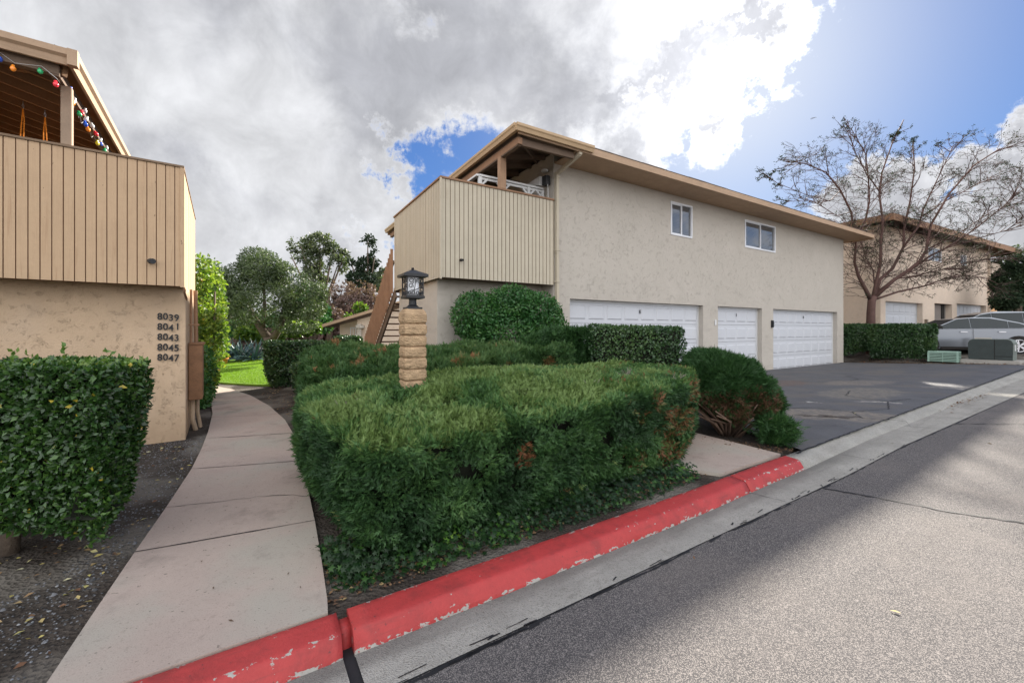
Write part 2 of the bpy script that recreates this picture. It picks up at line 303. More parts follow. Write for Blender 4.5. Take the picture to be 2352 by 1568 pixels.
# ------------------------------------------------------------------ mesh helpers
def link(name, me, mats=None, parent=None, smooth=False):
    o = bpy.data.objects.new(name, me); sc.collection.objects.link(o)
    for m in (mats if isinstance(mats, (list, tuple)) else [mats]):
        if m: me.materials.append(m)
    if parent: o.parent = parent
    if smooth: me.polygons.foreach_set('use_smooth', [True]*len(me.polygons))
    return o
def tag(o, label=None, cat=None, group=None, kind=None):
    if label: o['label'] = label
    if cat: o['category'] = cat
    if group: o['group'] = group
    if kind: o['kind'] = kind
    return o
def empty(name, loc=(0,0,0), rz=0.0, label=None, cat=None, group=None):
    o = bpy.data.objects.new(name, None); sc.collection.objects.link(o)
    o.location = loc; o.rotation_euler = (0, 0, rz); o.empty_display_size = .2
    return tag(o, label, cat, group)
class MB:
    def __init__(s): s.v = []; s.f = []; s.m = []
    def add(s, vs, fs, mi=0):
        b = len(s.v); s.v += [tuple(map(float, v)) for v in vs]; s.f += [tuple(i+b for i in f) for f in fs]; s.m += [mi]*len(fs); return s
    def box(s, x0, x1, y0, y1, z0, z1, mi=0):
        x0, x1 = sorted((x0, x1)); y0, y1 = sorted((y0, y1)); z0, z1 = sorted((z0, z1))
        v = [(x, y, z) for z in (z0, z1) for y in (y0, y1) for x in (x0, x1)]
        return s.add(v, [(0,2,3,1), (4,5,7,6), (0,1,5,4), (2,6,7,3), (0,4,6,2), (1,3,7,5)], mi)
    def beam(s, a, b, w, h, mi=0, up=(0,0,1)):
        a, b = Vector(a), Vector(b); d = (b-a).normalized(); side = d.cross(Vector(up))
        side = side.normalized() if side.length > 1e-4 else Vector((1,0,0)); u = side.cross(d).normalized()
        vs = []
        for p in (a, b):
            for i, j in ((-1,-1), (1,-1), (1,1), (-1,1)): vs.append(p+side*i*w/2+u*j*h/2)
        return s.add(vs, [(0,3,2,1), (4,5,6,7), (0,1,5,4), (1,2,6,5), (2,3,7,6), (3,0,4,7)], mi)
    def tube(s, pts, rad, n=6, mi=0, cap=True):
        pts = [Vector(p) for p in pts]; rr = rad if isinstance(rad, (list, tuple)) else [rad]*len(pts)
        prev = None; vs = []; fs = []
        for i, p in enumerate(pts):
            d = (pts[min(i+1, len(pts)-1)]-pts[max(i-1, 0)])
            d = d.normalized() if d.length > 1e-9 else Vector((0,0,1))
            if prev is None:
                a = Vector((0,0,1)) if abs(d.z) < .9 else Vector((1,0,0)); u = d.cross(a).normalized()
            else:
                u = prev-d*prev.dot(d); u = u.normalized() if u.length > 1e-6 else d.orthogonal().normalized()
            prev = u; v = d.cross(u)
            for k in range(n):
                t = 2*math.pi*k/n; vs.append(p+(u*math.cos(t)+v*math.sin(t))*rr[i])
        for i in range(len(pts)-1):
            for k in range(n): fs.append((i*n+k, i*n+(k+1) % n, (i+1)*n+(k+1) % n, (i+1)*n+k))
        if cap: fs.append(tuple(range(n))[::-1]); fs.append(tuple((len(pts)-1)*n+k for k in range(n)))
        return s.add(vs, fs, mi)
    def lathe(s, prof, n=16, cx=0, cy=0, mi=0):
        vs = []; fs = []
        for r, z in prof:
            for k in range(n):
                t = 2*math.pi*k/n; vs.append((cx+r*math.cos(t), cy+r*math.sin(t), z))
        for i in range(len(prof)-1):
            for k in range(n): fs.append((i*n+k, i*n+(k+1) % n, (i+1)*n+(k+1) % n, (i+1)*n+k))
        fs.append(tuple(range(n))[::-1]); fs.append(tuple((len(prof)-1)*n+k for k in range(n)))
        return s.add(vs, fs, mi)
    def prism(s, poly, axis, a, b, mi=0):   # poly 2-D outline extruded along an axis
        def mk(p, t):
            return {'x': (t, p[0], p[1]), 'y': (p[0], t, p[1]), 'z': (p[0], p[1], t)}[axis]
        n = len(poly); vs = [mk(p, a) for p in poly]+[mk(p, b) for p in poly]
        fs = [tuple(range(n))[::-1], tuple(range(n, 2*n))]+[(i, (i+1) % n, n+(i+1) % n, n+i) for i in range(n)]
        return s.add(vs, fs, mi)
    def build(s, name, mats, parent=None, smooth=False, bevel=0.0, norm=True):
        me = bpy.data.meshes.new(name); me.from_pydata(s.v, [], s.f)
        if norm or bevel:
            bm = bmesh.new(); bm.from_mesh(me)
            if norm: bmesh.ops.recalc_face_normals(bm, faces=bm.faces)
            for f, mi in zip(bm.faces, s.m): f.material_index = mi
            if bevel:
                bmesh.ops.bevel(bm, geom=[e for e in bm.edges if e.calc_face_angle(0) > .6], offset=bevel, segments=2, affect='EDGES', clamp_overlap=True)
            bm.to_mesh(me); bm.free()
        else:
            me.polygons.foreach_set('material_index', s.m)
        return link(name, me, mats, parent, smooth)

def np_mesh(name, V, F, mats, parent=None, tint=None, smooth=False):
    V = np.asarray(V, np.float32); F = np.asarray(F, np.int32); k = F.shape[1]
    me = bpy.data.meshes.new(name)
    me.vertices.add(len(V)); me.vertices.foreach_set('co', V.ravel())
    me.loops.add(F.size); me.loops.foreach_set('vertex_index', F.ravel())
    me.polygons.add(len(F)); me.polygons.foreach_set('loop_start', np.arange(0, F.size, k, dtype=np.int32))
    me.polygons.foreach_set('loop_total', np.full(len(F), k, np.int32))
    if smooth: me.polygons.foreach_set('use_smooth', np.ones(len(F), bool))
    me.update(calc_edges=True)
    if tint is not None:
        a = me.attributes.new('tint', 'FLOAT', 'POINT'); a.data.foreach_set('value', np.asarray(tint, np.float32))
    return link(name, me, mats, parent)

# ------------------------------------------------------------------ terrain heights (p along the street, q away from it)
LX, LY = .846, .533
def ss(a, b, x):
    t = max(0., min(1., (x-a)/(b-a))); return t*t*(3-2*t)
def rise(p): return .025*min(max(0, p-6), 24)
def zr(p): return -.28+rise(p)
def tpq(p, q):
    if q < 2.3: return zr(p)
    zb = -.22+.22*ss(-1, 3, p)+.65*ss(22.2, 25.5, p)
    zc = zr(p)+.10+.25*ss(23.5, 26.5, p)
    return zc+(zb-zc)*max(0, min(1, (q-2.55)/5.4))
def tz(x, y): return tpq(LX*x+LY*y, -LY*x+LX*y)
def qa(p): return 2.0-.034*max(0, p-8)
def qd(p): return 2.58-.016*max(0, p-7)
def to_xy(p, q): return (LX*p-LY*q, LY*p+LX*q)
YAW = math.atan2(LY, LX)

def vnoise(P, f, seed=0):
    P = np.asarray(P)*f+seed*17.3; i = np.floor(P).astype(np.int64); u = P-i; u = u*u*(3-2*u)
    def h(a, b, c):
        n = (a*374761393+b*668265263+c*2147483647+seed*144665) & 0x7fffffff
        n = (n ^ (n >> 13))*1274126177 & 0x7fffffff
        return ((n ^ (n >> 16)) & 0xffff)/65535.
    r = 0
    for dx in (0, 1):
        for dy in (0, 1):
            for dz in (0, 1):
                wt = (u[:,0] if dx else 1-u[:,0])*(u[:,1] if dy else 1-u[:,1])*(u[:,2] if dz else 1-u[:,2])
                r = r+wt*h(i[:,0]+dx, i[:,1]+dy, i[:,2]+dz)
    return r
def nrm(a): return a/np.maximum(np.linalg.norm(a, axis=1, keepdims=True), 1e-9)

# ground sheet out to the horizon
def axis_vals(lo, hi, step, far):
    v = list(np.arange(lo, hi+1e-6, step)); k = step
    a, b = lo, hi
    while b < far: k *= 1.5; b += k; v.append(b)
    k = step
    while a > -far: k *= 1.5; a -= k; v.insert(0, a)
    return v
ps = sorted(axis_vals(-6, 32, .4, 1500)+[6.05]); qs = sorted(axis_vals(-14, 16, .4, 1500)+[2.3, 2.5, 2.55, 2.70, 2.75])
def tground(p, q):
    z = tpq(p, q)
    edge = 2.72 if p > 6.0 else 2.5
    if q < edge: return zr(p)-.16
    return z-.03
GV = [(p, q, tground(p, q)) for q in qs for p in ps]; nx = len(ps)
GF = [(j*nx+i, j*nx+i+1, (j+1)*nx+i+1, (j+1)*nx+i) for j in range(len(qs)-1) for i in range(nx-1)]
g = np_mesh('ground', GV, GF, soil); g.rotation_euler[2] = YAW; tag(g, kind='structure')

def strip(name, rows, mats, mi=None, zoff=0.0):
    """rows: list of polylines (p,q,z) of equal length -> quad sheet"""
    n = len(rows[0]); V = [v for r in rows for v in r]
    F = [(j*n+i, j*n+i+1, (j+1)*n+i+1, (j+1)*n+i) for j in range(len(rows)-1) for i in range(n-1)]
    o = np_mesh(name, V, F, mats); o.rotation_euler[2] = YAW; return o
def crackline(mb, pts, w, zf, rag=.02, mi=1, step=.06):
    """jagged dark crack laid 4 mm above a surface"""
    P = []
    for (a, b) in zip(pts[:-1], pts[1:]):
        L = math.dist(a, b); n = max(2, int(L/step))
        for i in range(n):
            t = i/n; dx, dy = (b[0]-a[0])/L, (b[1]-a[1])/L; o = random.uniform(-rag, rag)
            P.append((a[0]+(b[0]-a[0])*t-dy*o, a[1]+(b[1]-a[1])*t+dx*o))
    P.append(pts[-1]); vs = []
    for i, p in enumerate(P):
        a = P[max(0, i-1)]; b = P[min(len(P)-1, i+1)]; L = math.dist(a, b) or 1
        nx_, ny_ = -(b[1]-a[1])/L, (b[0]-a[0])/L; ww = w*random.uniform(.35, 1.2)/2
        for s_ in (-1, 1):
            x, y = p[0]+nx_*ww*s_, p[1]+ny_*ww*s_; vs.append((x, y, zf(x, y)+.004))
    mb.add(vs, [(2*i, 2*i+1, 2*i+3, 2*i+2) for i in range(len(P)-1)], mi)

# road
pp = np.concatenate([np.arange(-8, 34, .35), [60, 150]])
mb = MB(); rows = []
for k, t in enumerate((0, .15, .5, 1)):
    rows.append([(p, qa(p)-t*11, zr(p)+.035*min(1, t*3)+(.0)) for p in pp])
n = len(pp); mb.add([v for r in rows for v in r], [(j*n+i, j*n+i+1, (j+1)*n+i+1, (j+1)*n+i) for j in range(3) for i in range(n-1)])
def zroad(p, q):
    t = (qa(p)-q)/11; return zr(p)+.035*min(1, t*3)
def zroad_i(p, q):
    ts = (0, .15, .5, 1); hs = [.035*min(1, t*3) for t in ts]; t = (qa(p)-q)/11
    return zr(p)+float(np.interp(t, ts, hs))
crackline(mb, [(5.30, 2.0), (5.42, 1.7), (5.55, 1.35), (5.62, 1.05), (5.85, .65), (6.0, .1), (6.2, -.6)], .028, lambda p, q: zroad_i(p, q)+.003, .014)
crackline(mb, [(10.3, 1.9), (11.2, 1.2), (12.4, .9), (13.5, .3)], .03, lambda p, q: zroad_i(p, q)+.003, .03)
crackline(mb, [(p, qa(p)-.006) for p in np.arange(-2, 22, .4)], .013, zroad_i, .010)
for i in range(26):
    p = random.uniform(-.5, 11); crackline(mb, [(p, qa(p)-.02), (p+random.uniform(.15,.5), qa(p)-random.uniform(.010,.03))], .022, zroad_i, .006)
road = mb.build('road', [asphalt, tar], norm=False); road.rotation_euler[2] = YAW; tag(road, kind='structure')

# gutter
mb = MB(); gp = [p for p in np.arange(-6, 34, .3)]
def curb_bottom(p): return qa(p)+.33+.06*ss(3, 6, p) if p < 6 else qa(p)+.39+.012*min(p-6, 10)
def zg(p, q):
    t = (q-qa(p))/(curb_bottom(p)-qa(p)); return zr(p)+.006-.018*max(0, min(1.2, t))
GAP0, GAP1 = .40, .46
segs = [[p for p in np.concatenate([np.arange(-6, GAP0, .3), [GAP0]])], [p for p in np.concatenate([[GAP1], np.arange(GAP1+.1, 34, .3)])]]
for sg in segs:
    rows = [[(p, qa(p)+(curb_bottom(p)-qa(p)+.06)*t, zg(p, qa(p)+(curb_bottom(p)-qa(p)+.06)*t)) for p in sg] for t in (0, .5, 1)]
    n = len(sg); mb.add([v for r in rows for v in r], [(j*n+i, j*n+i+1, (j+1)*n+i+1, (j+1)*n+i) for j in range(2) for i in range(n-1)])
mb.add([(GAP0-.02, 1.98, -.285), (GAP1+.02, 1.98, -.285), (GAP1+.02, 2.6, -.315), (GAP0-.02, 2.6, -.315)], [(0,1,2,3)], 1)
for p in (4.53, 6.9, 9.6, 12.4, 15.3):
    crackline(mb, [(p, curb_bottom(p)), (p+.03, qa(p)+.02)], .008, zg, .006)
for i in range(40):
    p = random.uniform(-1, 9); q = qa(p)+random.uniform(.0, .10)**1.3
    crackline(mb, [(p, q), (p+random.uniform(.03,.16), q+random.uniform(-.01,.02))], random.uniform(.006,.018), zg, .004)
gut = mb.build('gutter', [gutter_m, tar], norm=False); gut.rotation_euler[2] = YAW; tag(gut, kind='structure')

# curb: red pieces and the bare rolled curb of the driveway
def curb_piece(name, p0, p1, m, prof, slope_end=0.0, label=None, group=None, step=.12):
    P = list(np.arange(p0, p1, step))+[p1]; V = []; E = []
    for p in P:
        cb = curb_bottom(p)-.005; z0 = zr(p)
        k = 1.0
        if slope_end and p > p1-slope_end: k = 1-.0*(p-(p1-slope_end))/slope_end
        for (dq, dz, e) in prof(p):
            V.append((p, cb+dq, z0+dz*k)); E.append(e)
    n = len(prof(P[0])); F = [(i*n+j, (i+1)*n+j, (i+1)*n+j+1, i*n+j+1) for i in range(len(P)-1) for j in range(n-1)]
    V = np.array(V); me = bpy.data.meshes.new(name)
    caps = [tuple(range(n)), tuple((len(P)-1)*n+j for j in range(n))[::-1]]
    me.from_pydata([tuple(v) for v in V], [], F+caps)
    a = me.attributes.new('edge', 'FLOAT', 'POINT'); a.data.foreach_set('value', np.array(E, np.float32))
    o = link(name, me, m); o.rotation_euler[2] = YAW
    me.polygons.foreach_set('use_smooth', [True]*len(F)+[False]*2)
    if label: tag(o, label, 'curb', group)
    return o
def wob(p, s): return .004*math.sin(p*3.1+s)+.003*math.sin(p*7.7+s*2)
def prof_red(p):
    cr_ = .62 if p < .45 or p > 4.5 else .15+.2*max(0, math.sin(p*1.9+2))
    return [(0, -.03, .9), (.006+wob(p,0), .004, .72), (.014+wob(p,1), .016, .22), (.045, .068, .05), (.058, .084, cr_), (.066, .090, cr_), (.078, .094, cr_*.8), (.10, .097, .08), (.19, .106, .1), (.228, .108, .62), (.238, .102, .7), (.245, .04, .2), (.245, -.1, 0)]
curb_piece('red_curb', -6, GAP0, red_m, prof_red, label='red painted curb length at the foot of the pinkish concrete path', group='red curb lengths')
c2_ = curb_piece('red_curb', GAP1, 4.525, red_m, prof_red, label='long chipped red curb length running along the juniper hedge', group='red curb lengths')
curb_piece('red_curb', 4.54, 5.86, red_m, prof_red, label='short red curb length with sloped end beside the driveway apron', group='red curb lengths')
def prof_small(p): return [(.09, -.03, 0), (.10, .04, 0), (.12, .075, 0), (.2, .08, 0), (.22, .05, 0), (.22, -.1, 0)]
curb_piece('curb_mortar_piece', GAP0-.001, GAP1+.001, red_m, prof_small, label='small red mortar plug in the gap between two curb lengths', group=None)
def prof_roll(p):
    k = 1.0; top = .10; wq = qd(p)-curb_bottom(p)+.02
    t = ss(5.86, 6.8, p)
    a = [(0, -.03, 0), (.012, .014, 0), (.03, .035, 0), (.055, .08, 0), (.085, .100, 0), (.12, .104, 0), (.235, .102, 0), (.245, -.1, 0)]
    b = [(0, -.03, 0), (.01, -.004, 0), (.04, .014, 0), (.08, .035, 0), (.13, .058, 0), (.18, .078, 0), (max(.2, wq), .100, 0), (max(.205, wq+.005), -.1, 0)]
    return [(x0+(x1-x0)*t, y0+(y1-y0)*t, 0) for (x0, y0, _), (x1, y1, _) in zip(a, b)]
curb_piece('rolled_curb', 5.862, 34, gutter_c, prof_roll, label='bare grey rolled concrete curb along the driveway mouth', step=.2)

# sheets on the land (world x,y)
def sheet(name, A, B, m, zoff, nv=8, skirt=0.0, step=.3, mats=None, joints=(), cracks=(), cw=.008):
    """quad sheet between two edge polylines A and B"""
    def resample(P, n):
        P = np.array(P, float); d = np.r_[0, np.cumsum(np.linalg.norm(np.diff(P, axis=0), axis=1))]
        t = np.linspace(0, d[-1], n); return np.c_[np.interp(t, d, P[:,0]), np.interp(t, d, P[:,1])]
    n = max(3, int(max(np.linalg.norm(np.diff(np.array(A), axis=0), axis=1).sum(), 1)/step))
    a = resample(A, n); b = resample(B, n); V = []
    for i in range(n):
        for j in range(nv+1):
            x, y = a[i]+(b[i]-a[i])*j/nv; V.append((x, y, tz(x, y)+zoff))
    F = [(i*(nv+1)+j, (i+1)*(nv+1)+j, (i+1)*(nv+1)+j+1, i*(nv+1)+j+1) for i in range(n-1) for j in range(nv)]
    mb = MB(); mb.add(V, F)
    if skirt:
        k = nv+1; loop = [i*k for i in range(n)]+[(n-1)*k+j for j in range(1, k)]+[i*k+nv for i in range(n-2, -1, -1)]+[j for j in range(nv-1, 0, -1)]
        vs = []
        for i in loop: x, y, z = V[i]; vs += [(x, y, z), (x, y, z-skirt)]
        L = len(loop); mb.add(vs, [(2*i, 2*i+1, 2*((i+1) % L)+1, 2*((i+1) % L)) for i in range(L)])
    zf = lambda x, y: tz(x, y)+zoff
    for (p, q) in joints: crackline(mb, [p, q], .014, zf, .001, 1, .15)
    for c in cracks: crackline(mb, c, cw, zf, .018, 1, .06)
    o = mb.build(name, mats or [m, tar], norm=False); return tag(o, kind='structure')
# curved path
PR = [(-.93, 2.06), (-1.08, 2.40), (-1.33, 2.86), (-1.69, 3.50), (-2.1, 4.2), (-2.66, 5.13), (-3.3, 6.2), (-4.07, 7.32), (-5.2, 8.75), (-6.6, 10.3), (-8.0, 11.6), (-9.15, 12.38), (-10.6, 13.2)]
PLe = [(-2.25, 1.22), (-2.17, 1.91), (-2.42, 2.35), (-2.80, 3.03), (-3.25, 3.85), (-3.83, 4.88), (-4.35, 5.72), (-5.0, 6.72), (-6.01, 8.2), (-7.4, 10.0), (-8.87, 11.92), (-9.8, 12.8), (-11.0, 13.8)]
PR[0] = (-1.07, 2.372); PR[1] = (-1.10, 2.44); PLe[0] = (-2.075, 1.735)
smd = lambda a, b, i0, i1: [a, b]
pth = sheet('path', PLe, PR, path_m, .012, 8, .12, .12, joints=[((-2.80,3.03),(-1.69,3.50)), ((-3.83,4.88),(-2.62,5.06)), ((-4.7,6.3),(-3.42,6.38)), ((-5.75,7.8),(-4.5,7.85)), ((-7.0,9.5),(-5.9,9.5))],
            cracks=[[(-3.22,3.8),(-2.7,3.95),(-2.3,4.05),(-1.98,4.0)]])
sheet('pavement_slab', [(2.38, 4.66), (3.55, 5.40)], [(1.82, 4.86), (2.85, 6.35)], path_m, .008, 5, .12, .15)
DA = []; 
for p in np.arange(6.3, 22.9, .5): DA.append(to_xy(p, qd(p)+.002))
DA.append((17.62, 14.2))
Ow = np.array((1.0, 9.81)); um = np.array((.8546, .5193)); vm = np.array((-.5193, .8546))
DB = [tuple(Ow+um*t) for t in np.arange(2.6, 16.3, .7)]
DB[0] = (3.1, 8.9)
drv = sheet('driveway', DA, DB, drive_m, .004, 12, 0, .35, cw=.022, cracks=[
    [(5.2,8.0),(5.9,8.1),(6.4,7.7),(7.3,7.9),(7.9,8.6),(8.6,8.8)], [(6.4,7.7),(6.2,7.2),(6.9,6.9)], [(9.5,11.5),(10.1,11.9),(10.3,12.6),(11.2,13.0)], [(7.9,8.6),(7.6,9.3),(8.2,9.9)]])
mb = MB(); crackline(mb, [(p, qd(p)+.0) for p in np.arange(6.1, 22.8, .4)], .035, lambda p, q: tpq(p, max(q, 2.56))+.003, .012, 0)
o = mb.build('driveway_edge_crack', tar, norm=False); o.rotation_euler[2] = YAW; tag(o, kind='structure')
# lawn
sheet('lawn', [(-10.4,13.55), (-12.2,15.5), (-14.75,20.3), (-17,26)], [(-7.0,11.9), (-6.9,13.2), (-9.0,17), (-12.6,24)], lawn_m, .02, 10, .05, .5, mats=[lawn_m, tar])
# driveway far edge mulch lip is plain ground

# ------------------------------------------------------------------ main building
U_ANG = math.atan2(.5193, .8546)
mainb = empty('apartment_building', (1.0, 9.81, 0), U_ANG, 'two-storey beige stucco apartment building with three white garage doors and corner balcony', 'building')
def siding_panel(mb, a, b, z0, z1, n_out, pitch=.1016, gw=.012, gd=.012, mi=0, gm=1):
    """vertical grooved boards from a to b (xy), outer normal n_out"""
    a = Vector((*a, 0)); b = Vector((*b, 0)); L = (b-a).length; d = (b-a)/L; nn = Vector((*n_out, 0)); x = 0
    while x < L-1e-4:
        e = min(x+pitch-gw, L); P = [a+d*x, a+d*e]; jit = random.uniform(-.0012, .0012)
        q = [p+nn*jit for p in P]
        mb.add([(q[0].x, q[0].y, z0), (q[1].x, q[1].y, z0), (q[1].x, q[1].y, z1), (q[0].x, q[0].y, z1)], [(0,1,2,3)], mi)
        e2 = min(e+gw, L)
        if e2 > e:
            p0, p1 = a+d*e, a+d*e2; r0, r1 = p0-nn*gd, p1-nn*gd
            mb.add([(q[1].x,q[1].y,z0), (r0.x,r0.y,z0), (r0.x,r0.y,z1), (q[1].x,q[1].y,z1), (r1.x,r1.y,z0), (r1.x,r1.y,z1), (p1.x,p1.y,z0), (p1.x,p1.y,z1)],
                   [(0,1,2,3), (1,4,5,2), (4,6,7,5)], gm)
        x += pitch
def wall_with_holes(mb, x0, x1, z0, z1, holes, y, depth, mi=0):
    """front wall at y with rectangular holes (hx0,hx1,hz0,hz1) having reveals of given depth"""
    xs = sorted({x0, x1, *[h[0] for h in holes], *[h[1] for h in holes]}); zs = sorted({z0, z1, *[h[2] for h in holes], *[h[3] for h in holes]})
    for i in range(len(xs)-1):
        for j in range(len(zs)-1):
            cx, cz = (xs[i]+xs[i+1])/2, (zs[j]+zs[j+1])/2
            if any(h[0] < cx < h[1] and h[2] < cz < h[3] for h in holes): continue
            mb.add([(xs[i],y,zs[j]), (xs[i+1],y,zs[j]), (xs[i+1],y,zs[j+1]), (xs[i],y,zs[j+1])], [(0,1,2,3)], mi)
    for h in holes:
        d = y+h[4] if len(h) > 4 else y+depth
        a, b, c, e = h[:4]
        mb.add([(a,y,c), (a,d,c), (a,d,e), (a,y,e)], [(0,1,2,3)], mi); mb.add([(b,y,c), (b,y,e), (b,d,e), (b,d,c)], [(0,1,2,3)], mi)
        mb.add([(a,y,e), (a,d,e), (b,d,e), (b,y,e)], [(0,1,2,3)], mi)
        if c > z0+.01: mb.add([(a,y,c), (b,y,c), (b,d,c), (a,d,c)], [(0,1,2,3)], mi)
WM = 16.07
doors = [(.50, 5.875, 8), (6.66, 9.325, 4), (10.10, 15.455, 8)]
wins = [(4.30, 5.31, 4.27, 5.26), (8.21, 10.23, 4.31, 5.27)]
mb = MB()
holes = [(a, b, -.3, 2.235, .22) for a, b, _ in doors]+[(a, b, c, d, .08) for a, b, c, d in wins]
wall_with_holes(mb, 0, WM, -.3, 5.72, holes, 0, .2)
mb.add([(WM,0,-.3), (WM,8.6,-.3), (WM,8.6,5.72), (WM,0,5.72)], [(0,1,2,3)])
mb.add([(0,0,-.3), (0,0,5.72), (0,8.6,5.72), (0,8.6,-.3)], [(0,1,2,3)])
mb.add([(0,8.6,-.3), (0,8.6,5.72), (WM,8.6,5.72), (WM,8.6,-.3)], [(0,1,2,3)])
mb.add([(-.001,.22,2.3), (WM,.22,2.3), (WM,8.6,2.3), (0,8.6,2.3)], [(0,1,2,3)])   # slab over the garages
mb.build('wall', stucco, mainb, norm=False)
# storage block under the balcony
mb = MB()
mb.add([(-2.76,.48,-.3), (-.003,.48,-.3), (-.003,.48,2.60), (-2.76,.48,2.60)], [(0,1,2,3)])
mb.add([(-2.76,3.36,-.3), (-2.76,.48,-.3), (-2.76,.48,2.60), (-2.76,3.36,2.60)], [(0,1,2,3)])
mb.add([(-2.76,3.36,-.3), (-2.76,3.36,2.6), (-.003,3.36,2.6), (-.003,3.36,-.3)], [(0,1,2,3)])
mb.build('lower_wall', stucco, mainb, norm=False)
# balcony
bal = MB(); z0, z1 = 2.54, 4.55
siding_panel(bal, (-2.87, -.03), (-.01, -.03), z0, z1, (0,-1)); siding_panel(bal, (-2.87, 3.46), (-2.87, -.03), z0-.0, z1, (-1,0))
siding_panel(bal, (-.01, 3.46), (-2.87, 3.46), z0, z1, (0,1))
balc = bal.build('balcony_siding', [siding, groove], mainb, norm=False)
mb = MB(); mb.box(-2.84, -.01, .0, 3.43, 2.56, 2.66); mb.box(-2.84, -.012, 0, .02, 2.66, 4.54); mb.box(-2.84, -2.82, .02, 3.42, 2.66, 4.54)
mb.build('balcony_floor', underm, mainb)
mb = MB(); mb.box(-2.9, -.012, -.055, .06, 4.551, 4.592); mb.box(-2.9, -2.79, .06, 3.48, 4.551, 4.592); mb.box(-2.79, -.012, 3.40, 3.48, 4.551, 4.59)
mb.build('balcony_rail_cap', trim, mainb, bevel=.004)
mb = MB(); mb.box(-2.905, -2.868, -.064, -.028, 2.50, 4.55); mb.build('corner_trim', siding, mainb, bevel=.003)
# roof (hip)
def hip_roof(name, x0, x1, y0, y1, ze, slope, parent, fh=.13, mats=None, gut_x=None, fm=gutterm):
    hw = (y1-y0)/2; hr = hw*slope; ym = (y0+y1)/2
    mb = MB(); top = ze
    a, b, c, d = (x0,y0,top), (x1,y0,top), (x1,y1,top), (x0,y1,top); r0, r1 = (x0+hw,ym,top+hr), (x1-hw,ym,top+hr)
    mb.add([a,b,c,d,r0,r1], [(0,1,5,4), (1,2,5), (2,3,4,5), (3,0,4)])
    # shingle courses: butt edges standing proud near the eave
    k = 0; s_ = 0.14
    while s_*k < 1.6:
        o_ = s_*k; zz = top+o_*slope
        for (p, q) in (((x0+o_, y0+o_), (x1-o_, y0+o_)), ((x0+o_, y1-o_), (x0+o_, y0+o_)), ((x1-o_, y0+o_), (x1-o_, y1-o_))):
            L = math.dist(p, q); n = int(L/.9)
            dx, dy = (q[0]-p[0])/L, (q[1]-p[1])/L; ix, iy = -dy, dx
            for i in range(n):
                t0, t1 = L*i/n, L*(i+1)/n-.004; h = random.uniform(.008, .022)
                v = []
                for t, oo, hh in ((t0,-.03,h), (t1,-.03,h), (t1,.13,.006), (t0,.13,.006)):
                    v.append((p[0]+dx*t+ix*oo, p[1]+dy*t+iy*oo, zz+oo*slope+hh))
                v += [(x, y, z-(h-.001)) for x, y, z in v[:2]]
                mb.add(v, [(0,1,2,3), (4,5,1,0)])
        k += 1
    mb.build('roof_shingles', shingle, parent, norm=False)
    # sheathing below
    t = .09; mb = MB(); o_ = .03
    a, b, c, d = (x0+o_,y0+o_,top-t), (x1-o_,y0+o_,top-t), (x1-o_,y1-o_,top-t), (x0+o_,y1-o_,top-t); r0, r1 = (x0+hw,ym,top-t+hr), (x1-hw,ym,top-t+hr)
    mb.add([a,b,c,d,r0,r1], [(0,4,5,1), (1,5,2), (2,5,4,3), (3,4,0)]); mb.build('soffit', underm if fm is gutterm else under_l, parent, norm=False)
hip_roof('roof', -1.53, WM+.72, -.82, 9.4, 5.63, .20, mainb)
mb = MB()
mb.box(-1.53, WM+.72, -.85, -.815, 5.455, 5.615); mb.box(-1.565, -1.53, -.85, 9.43, 5.50, 5.62); mb.box(WM+.72, WM+.755, -.85, 9.43, 5.42, 5.615); mb.box(-1.53, WM+.72, 9.4, 9.43, 5.42, 5.615)
mb.build('fascia', fasciam, mainb, bevel=.003)
def gutter_prof(sgn, o): return [(o, 5.49), (o+sgn*.055, 5.485), (o+sgn*.075, 5.55), (o+sgn*.095, 5.575), (o+sgn*.095, 5.628), (o+sgn*.08, 5.63), (o, 5.60)]
mb = MB(); mb.prism([(y, z) for y, z in gutter_prof(-1, -.852)], 'x', -1.62, .45); mb.prism([(x, z) for x, z in gutter_prof(-1, -1.567)], 'y', -.9, 9.4)
mb.build('gutter_trough', gutterm, mainb)
mb = MB()
mb.beam((-1.43,-.72,5.37), (-1.43,9.2,5.37), .09, .19); mb.beam((-1.48,-.69,5.37), (.02,-.69,5.40), .07, .15)
for i in range(10):
    y = .35+i*.62
    if y < 3.6: mb.beam((-1.4,y,5.46), (0,y,5.72), .045, .11)
mb.beam((-1.45,-.72,5.47), (0.2,.9,5.80), .05, .13)
mb.build('eave_beams', underm, mainb)
mb = MB(); mb.box(.02, WM+.72, -.815, .002, 5.46, 5.49); mb.box(WM+.002, WM+.72, .002, 9.4, 5.46, 5.49); mb.build('closed_soffit', fasciam, mainb)
mb = MB(); mb.beam((-1.432,-.76,5.365), (-1.432,9.2,5.365), .10, .13); mb.build('balcony_beam', trim, mainb)
mb = MB(); mb.box(-1.485, -1.335, -.03, .11, 4.60, 5.31); mb.build('balcony_post', postm, mainb, bevel=.006)
